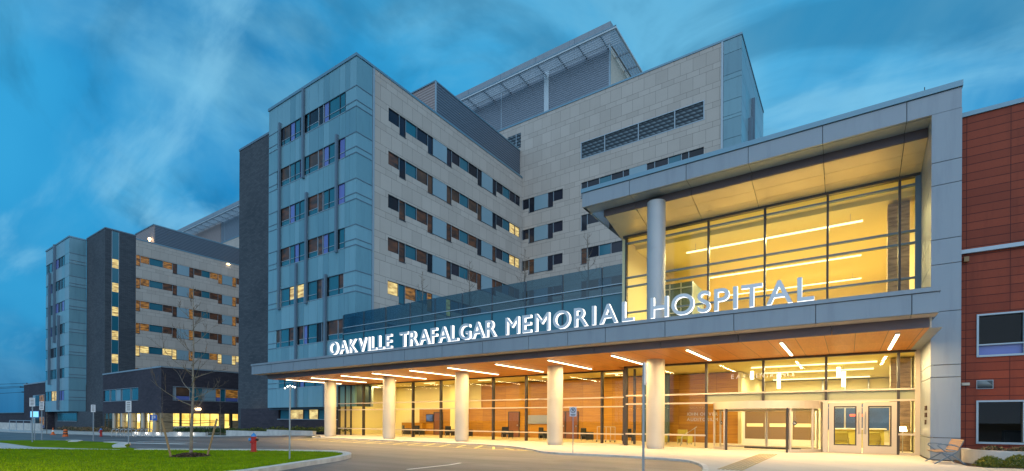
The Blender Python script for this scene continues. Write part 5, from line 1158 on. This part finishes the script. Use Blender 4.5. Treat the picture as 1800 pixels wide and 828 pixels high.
def postsign(x, y, z, H, label, ang, w, h, kind='plain', group='parking sign posts', rad=.03):
    t = thing('sign_post', label, 'sign', group, (x, y, z), ang)
    m = MB(); m.tube([(0, 0, 0), (0, 0, H)], rad, 'galv', 6); m.build('post', t)
    m = MB(); m.box(-w/2, w/2, -rad-.02, -rad, H-h, H, 'sign_blue' if kind == 'blue' else 'sign_white')
    if kind in ('nopark',):
        c = Vector((0, -rad-.024, H-h*.36)); r = w*.38
        for k in range(20):
            a0, a1 = k/20*6.283, (k+1)/20*6.283
            m.face([c+Vector((math.cos(a0)*r, 0, math.sin(a0)*r)), c+Vector((math.cos(a1)*r, 0, math.sin(a1)*r)), c+Vector((math.cos(a1)*r*.78, 0, math.sin(a1)*r*.78)), c+Vector((math.cos(a0)*r*.78, 0, math.sin(a0)*r*.78))], 'sign_ink')
        m.box(-w*.1, -w*.02, c.y-.002, c.y, c.z-r*.5, c.z+r*.5, 'sign_ink'); m.box(-w*.02, w*.14, c.y-.002, c.y, c.z+r*.35, c.z+r*.5, 'sign_ink'); m.box(-w*.02, w*.14, c.y-.002, c.y, c.z-.0, c.z+r*.13, 'sign_ink'); m.box(w*.1, w*.17, c.y-.0021, c.y, c.z+r*.05, c.z+r*.45, 'sign_ink')
        m.quadbox([(-r*.72, c.y-.004, c.z+r*.62), (-r*.6, c.y-.004, c.z+r*.74), (r*.72, c.y-.004, c.z-r*.6), (r*.6, c.y-.004, c.z-r*.72), (-r*.72, c.y-.003, c.z+r*.62), (-r*.6, c.y-.003, c.z+r*.74), (r*.72, c.y-.003, c.z-r*.6), (r*.6, c.y-.003, c.z-r*.72)], 'sign_ink')
        m.box(-w*.36, w*.36, c.y-.002, c.y, H-h*.82, H-h*.76, 'sign_ink'); m.box(-w*.3, w*.3, c.y-.002, c.y, H-h*.92, H-h*.87, 'sign_ink')
    elif kind == 'board':
        for k in range(5): m.box(-w*.3, w*.3, -rad-.024, -rad-.02, H-h*(.16+k*.17), H-h*(.1+k*.17), 'sign_ink')
    elif kind == 'blue': m.box(-w*.3, -w*.12, -rad-.024, -rad-.02, H-h*.85, H-h*.15, 'sign_white'); m.box(-w*.12, w*.25, -rad-.024, -rad-.02, H-h*.28, H-h*.15, 'sign_white'); m.box(-w*.12, w*.25, -rad-.024, -rad-.02, H-h*.58, H-h*.46, 'sign_white'); m.box(w*.12, w*.25, -rad-.0245, -rad-.0205, H-h*.5, H-h*.2, 'sign_white')
    m.build('sign_plate', t); return t
mat('sign_ink', (.03, .03, .05), 0.5)
face_cam = math.radians(34)
postsign(-10.0, 19.4, .07, 2.02, 'thin post with no parking sign on the pavement edge', math.radians(25), .30, .42, 'nopark', rad=.022)
postsign(-4.75, 13.5, .0, 3.12, 'tall steel post in the foreground with its sign seen edge on', math.radians(101), .42, .62, 'plain', rad=.035)
t = postsign(-16.0, 9.75, .1, 2.55, 'slim steel post on the lawn tip with tiny clustered lamps on top', math.radians(70), .01, .02, 'plain', 'lamp posts', .028); t['category'] = 'lamp post'
m = MB()
for k, (dx, dz) in enumerate(((-.17, -.06), (-.08, .0), (0, .03), (.09, .01), (.17, -.01))):
    m.tube([(0, 0, 2.45), (dx, dx*.3, 2.5+dz)], .008, 'galv', 5); m.lathe((dx, dx*.3, 2.49+dz), [(0, .004), (.02, .022), (.04, .022), (.055, .004)], 'lamp_white', 8)
m.build('lamp_head', t)
postsign(-39.2, 7.9, -.0, 2.65, 'white board on a post, leftmost of the parking signs', math.radians(60), .24, .5, 'board')
postsign(-47.2, 10.0, -.1, 2.75, 'white board on a post, behind the leftmost parking sign', math.radians(60), .24, .6, 'board')
postsign(-42.5, 11.6, -.1, 2.5, 'white board on a post beside the construction barrel', math.radians(60), .24, .5, 'board')
postsign(-32.2, 10.3, .08, 2.35, 'narrow post with plate at the tip of the rear lawn strip', math.radians(60), .25, .6, 'board')
postsign(-60.6, 21.6, -.55, 2.4, 'blue parking sign on a post in front of the clinic', math.radians(50), .6, .6, 'blue')
t = postsign(-50, 10.2, -.2, 2.2, 'small glowing blue sign on a post at the far left', math.radians(65), .5, .5, 'blue')
m = MB(); m.box(-.22, .22, -.062, -.056, 1.74, 2.16, 'blue_lamp'); m.build('lit_panel', t)
# barrel, cone, racks
t = thing('traffic_barrel', 'orange black banded construction barrel by the rear kerb', 'barrel', None, (-74.5, 17.8, ground_z(-74.5))); t.scale = (.72, .72, .72)
m = MB(); m.lathe((0, 0, 0), [(0, .42), (.08, .42), (.08, .32), (.35, .32)], 'orange', 16); m.lathe((0, 0, .351), [(0, .31), (.2, .30)], 'black', 16); m.lathe((0, 0, .552), [(0, .30), (.2, .28)], 'orange', 16); m.lathe((0, 0, .753), [(0, .28), (.15, .27)], 'black', 16); m.lathe((0, 0, .904), [(0, .27), (.2, .24), (.25, .1)], 'orange', 16); m.build('drum', t)
t = thing('traffic_cone', 'small orange traffic cone left of the construction barrel', 'cone', None, (-86, 19.3, ground_z(-86)))
m = MB(); m.box(-.25, .25, -.25, .25, 0, .05, 'orange'); m.lathe((0, 0, .05), [(0, .19), (.35, .12)], 'orange', 14); m.lathe((0, 0, .401), [(0, .12), (.2, .08)], 'white_paint', 14); m.lathe((0, 0, .602), [(0, .08), (.35, .03)], 'orange', 14); m.build('cone_body', t)
racktxt = ['leftmost bicycle rack hoop of the left row', 'second hoop of the left rack row', 'third hoop of the left rack row', 'fourth hoop of the left rack row', 'rightmost hoop of the left rack row', 'left hoop of the right rack row', 'middle hoop of the right rack row', 'right hoop of the right rack row']
for k in range(8):
    x = -67.0+k*.45 if k < 5 else -63.9+(k-5)*.5; y = 20.2+k*.25
    t = thing('bicycle_rack', racktxt[k], 'bicycle rack', 'steel bicycle rack hoops', (x, y, ground_z(x)+.06), math.radians(60)); m = MB()
    m.tube([(-.3, 0, 0), (-.3, 0, .65)] + [(-.3*math.cos(a/8*math.pi), 0, .65+.2*math.sin(a/8*math.pi)) for a in range(1, 8)] + [(.3, 0, .65), (.3, 0, 0)], .03, 'steel', 6); m.build('hoop', t)
# utility pole and far lamp
t = thing('utility_pole', 'dark wooden utility pole with wires at the far left horizon', 'utility pole', None, (-215, 42, -1)); m = MB(); m.tube([(0, 0, 0), (0, 0, 13.5)], [.3, .2], 'mullion', 8); m.box(-.15, .15, -1.6, 1.6, 12, 12.3, 'mullion'); m.box(-.15, .15, -1.2, 1.2, 10.4, 10.7, 'mullion'); m.build('pole', t)
for k, (dy, z) in enumerate(((-1.5, 12.3), (0, 13.4), (1.5, 12.3), (.8, 10.7))):
    m = MB()
    for s in (-1, 1): m.tube([(0, dy, z)] + [(-s*60*f*.4, dy+s*70*f, z-3.0*math.sin(f*math.pi)) for f in (.2, .4, .6, .8, 1)], .05, 'mullion', 4)
    m.build('wire', t)
t = thing('street_lamp', 'lit street lamp glowing beside the distant utility pole', 'street lamp', None, (-190, 38, -1)); m = MB(); m.tube([(0, 0, 0), (0, 0, 6.2), (.4, 0, 6.5)], .09, 'mullion', 6); m.build('pole', t); m = MB(); m.lathe((.5, 0, 6.1), [(0, .1), (.2, .3), (.5, .3), (.6, .08)], 'lamp_warm', 10); m.build('lamp_head', t)
far_b = thing('low_building', 'long low dark brick building on the far left horizon', 'building', None, (-230, 60, -1)); m = MB(); m.box(-420, -190, 55, 70, -1.5, 3.4, 'plum_brick'); m.build('wall', far_b); m = MB(); m.box(-421, -189.5, 54.6, 70, 3.4, 3.7, 'fin'); m.build('roof_coping', far_b); P0(far_b)
t = thing('guard_rail', 'pale tubular railing frame in front of the far annex', 'railing', None, (-110, 22, -.9)); m = MB()
for x in (-14, -9.3, -4.6, 0): m.tube([(x, 0, 0), (x, 0, 1.9)], .05, 'frame_light', 5)
m.tube([(-14, 0, 1.9), (0, 0, 1.9)], .05, 'frame_light', 5); m.tube([(-14, 0, .1), (0, 0, .1)], .05, 'frame_light', 5); m.build('rails', t)

# ============================================================= lobby furniture seen through the glass
def chair(x, y, rz, label, m1='black', z=.075, group='lobby chairs'):
    t = thing('lobby_chair', label, 'chair', group, (x, y, z), rz)
    m = MB(); m.box(-.3, .3, -.3, .3, .32, .44, m1); m.build('seat', t, bevel=.03); m = MB(); m.box(-.3, .3, .24, .34, .44, .9, m1); m.build('backrest', t, bevel=.03)
    m = MB(); m.box(-.36, -.3, -.3, .3, .1, .62, m1); m.build('armrest', t); m = MB(); m.box(.3, .36, -.3, .3, .1, .62, m1); m.build('armrest', t)
    for sx_, sy_ in ((-1, -1), (1, -1), (-1, 1), (1, 1)): m = MB(); m.box(sx_*.3-.02, sx_*.3+.02, sy_*.27-.02, sy_*.27+.02, 0, .32, 'steel'); m.build('leg', t)
for x, lb in ((-32.6, 'black lobby chair under the wall screen'), (-31.0, 'black lobby chair left of the inner timber door'), (-27.4, 'black lobby chair right of the cream pillar'), (-25.6, 'black lobby chair left of the middle column'), (-21.6, 'black lobby chair under the reception hatch'), (-18.3, 'black lobby chair beside the wide timber door'), (-14.9, 'black lobby chair next to the luggage trolleys'), (-11.9, 'black lobby chair by the glass jog')):
    chair(x, 31.0, math.radians(180 if int(x) % 2 else 150), lb)
m = MB(); m.box(-33.0, -32.1, 33.86, 33.93, 1.3, 2.0, 'black'); m.box(-32.95, -32.15, 33.85, 33.86, 1.35, 1.95, 'screen_glow'); o = m.build('wall_screen'); tag(o, 'dark wall screen on the timber wall of the lobby', 'screen')
for k in range(4):
    t = thing('lobby_trolley', ('left', 'second', 'third', 'right')[k]+'most of the thin wheeled trolleys nested in the lobby' if k in (0, 3) else ('', 'second', 'third', '')[k]+' from the left of the nested wheeled trolleys in the lobby', 'trolley', 'nested lobby trolleys', (-13.9+k*.32, 30.4, .075), math.radians(20)); m = MB()
    m.tube([(0, -.3, .12), (0, .35, .12), (0, .5, 1.0)], .018, 'steel', 5); m.tube([(.3, -.3, .12), (.3, .35, .12), (.3, .5, 1.0)], .018, 'steel', 5); m.tube([(0, .5, 1.0), (.3, .5, 1.0)], .018, 'steel', 5); m.tube([(0, -.3, .12), (.3, -.3, .12)], .018, 'steel', 5); m.build('frame', t)
    m = MB()
    for xx in (0, .3):
        for yy in (-.25, .3): m.tube([(xx-.02, yy, .06), (xx+.02, yy, .06)], .06, 'rubber', 8)
    m.build('wheel', t)
for k, (x, y, lb) in enumerate(((-9.6, 30.2, 'olive yellow armchair by the glass near the entrance column'), (-8.2, 30.6, 'olive yellow armchair in front of the wall lettering'), (-.3, 31, 'olive yellow armchair behind the left swing door'), (1.0, 31.2, 'olive yellow armchair behind the right swing door'))):
    chair(x, y, math.radians(160+k*10), lb, 'chair_olive', group='olive armchairs')
t = thing('handrail', 'short sloping steel handrail inside the glass beside the revolving door', 'handrail', None, (-7.2, 28.6, .075)); m = MB(); m.tube([(-.7, 0, 0), (-.6, 0, .55), (.2, 0, 1.1)], .025, 'steel', 6); m.tube([(.1, 0, 1.03), (.1, 0, .0)], .02, 'steel', 6); m.build('rail', t)
t = thing('inner_doors', 'white framed pair of inner vestibule doors beyond the revolving door', 'door', None, (-3.4, 33.0, .075)); m = MB()
for x in (-1.9, -.65, .65, 1.9): m.box(x-.07, x+.07, -.05, .05, 0, 2.3, 'white_wall')
m.box(-1.9, 1.9, -.05, .05, 2.3, 2.5, 'white_wall'); m.box(-1.9, 1.9, -.04, .04, 0, .35, 'white_wall'); m.build('door_frame', t)
for x in (-1.83, -.58, .72):
    m = MB(); m.box(x, x+1.1, -.01, .01, .36, 2.28, 'olive_dark'); m.box(x+.1, x+1.0, -.02, -.01, 1.1, 1.3, 'cream_wall'); m.build('glass_pane', t)
t = thing('reception_desk', 'yellow timber reception desk inside the entrance hall', 'desk', None, (.4, 33.5, .075)); m = MB(); m.box(-1.2, 1.2, -.4, .4, 0, 1.0, 'chair_olive'); m.build('body', t); m = MB(); m.box(-1.3, 1.3, -.5, .45, 1.0, 1.06, 'white_wall'); m.build('top', t)
t = thing('table_lamp', 'glowing shaded lamp low behind the narrow pane beside the pier', 'lamp', None, (2.05, 28.6, .075)); m = MB(); m.tube([(0, 0, 0), (0, 0, 1.02)], .02, 'steel', 6); m.lathe((0, 0, 0), [(0, .12), (.03, .12)], 'steel', 12); m.build('stand', t); m = MB(); m.lathe((0, 0, 1.0), [(0, .17), (.22, .12)], 'lamp_warm', 16); m.build('lamp_shade', t)
m = MB(); m.lathe((2.05, 27.0, 11.9), [(0, .03), (.04, .03)], 'steel', 6)
t = thing('lightning_rod', 'tiny rod on the roof edge of the big metal frame', 'rod', None, (2.35, 24.3, 13.95)); m = MB(); m.tube([(0, 0, 0), (0, 0, .3)], .015, 'mullion', 6); m.build('rod', t)
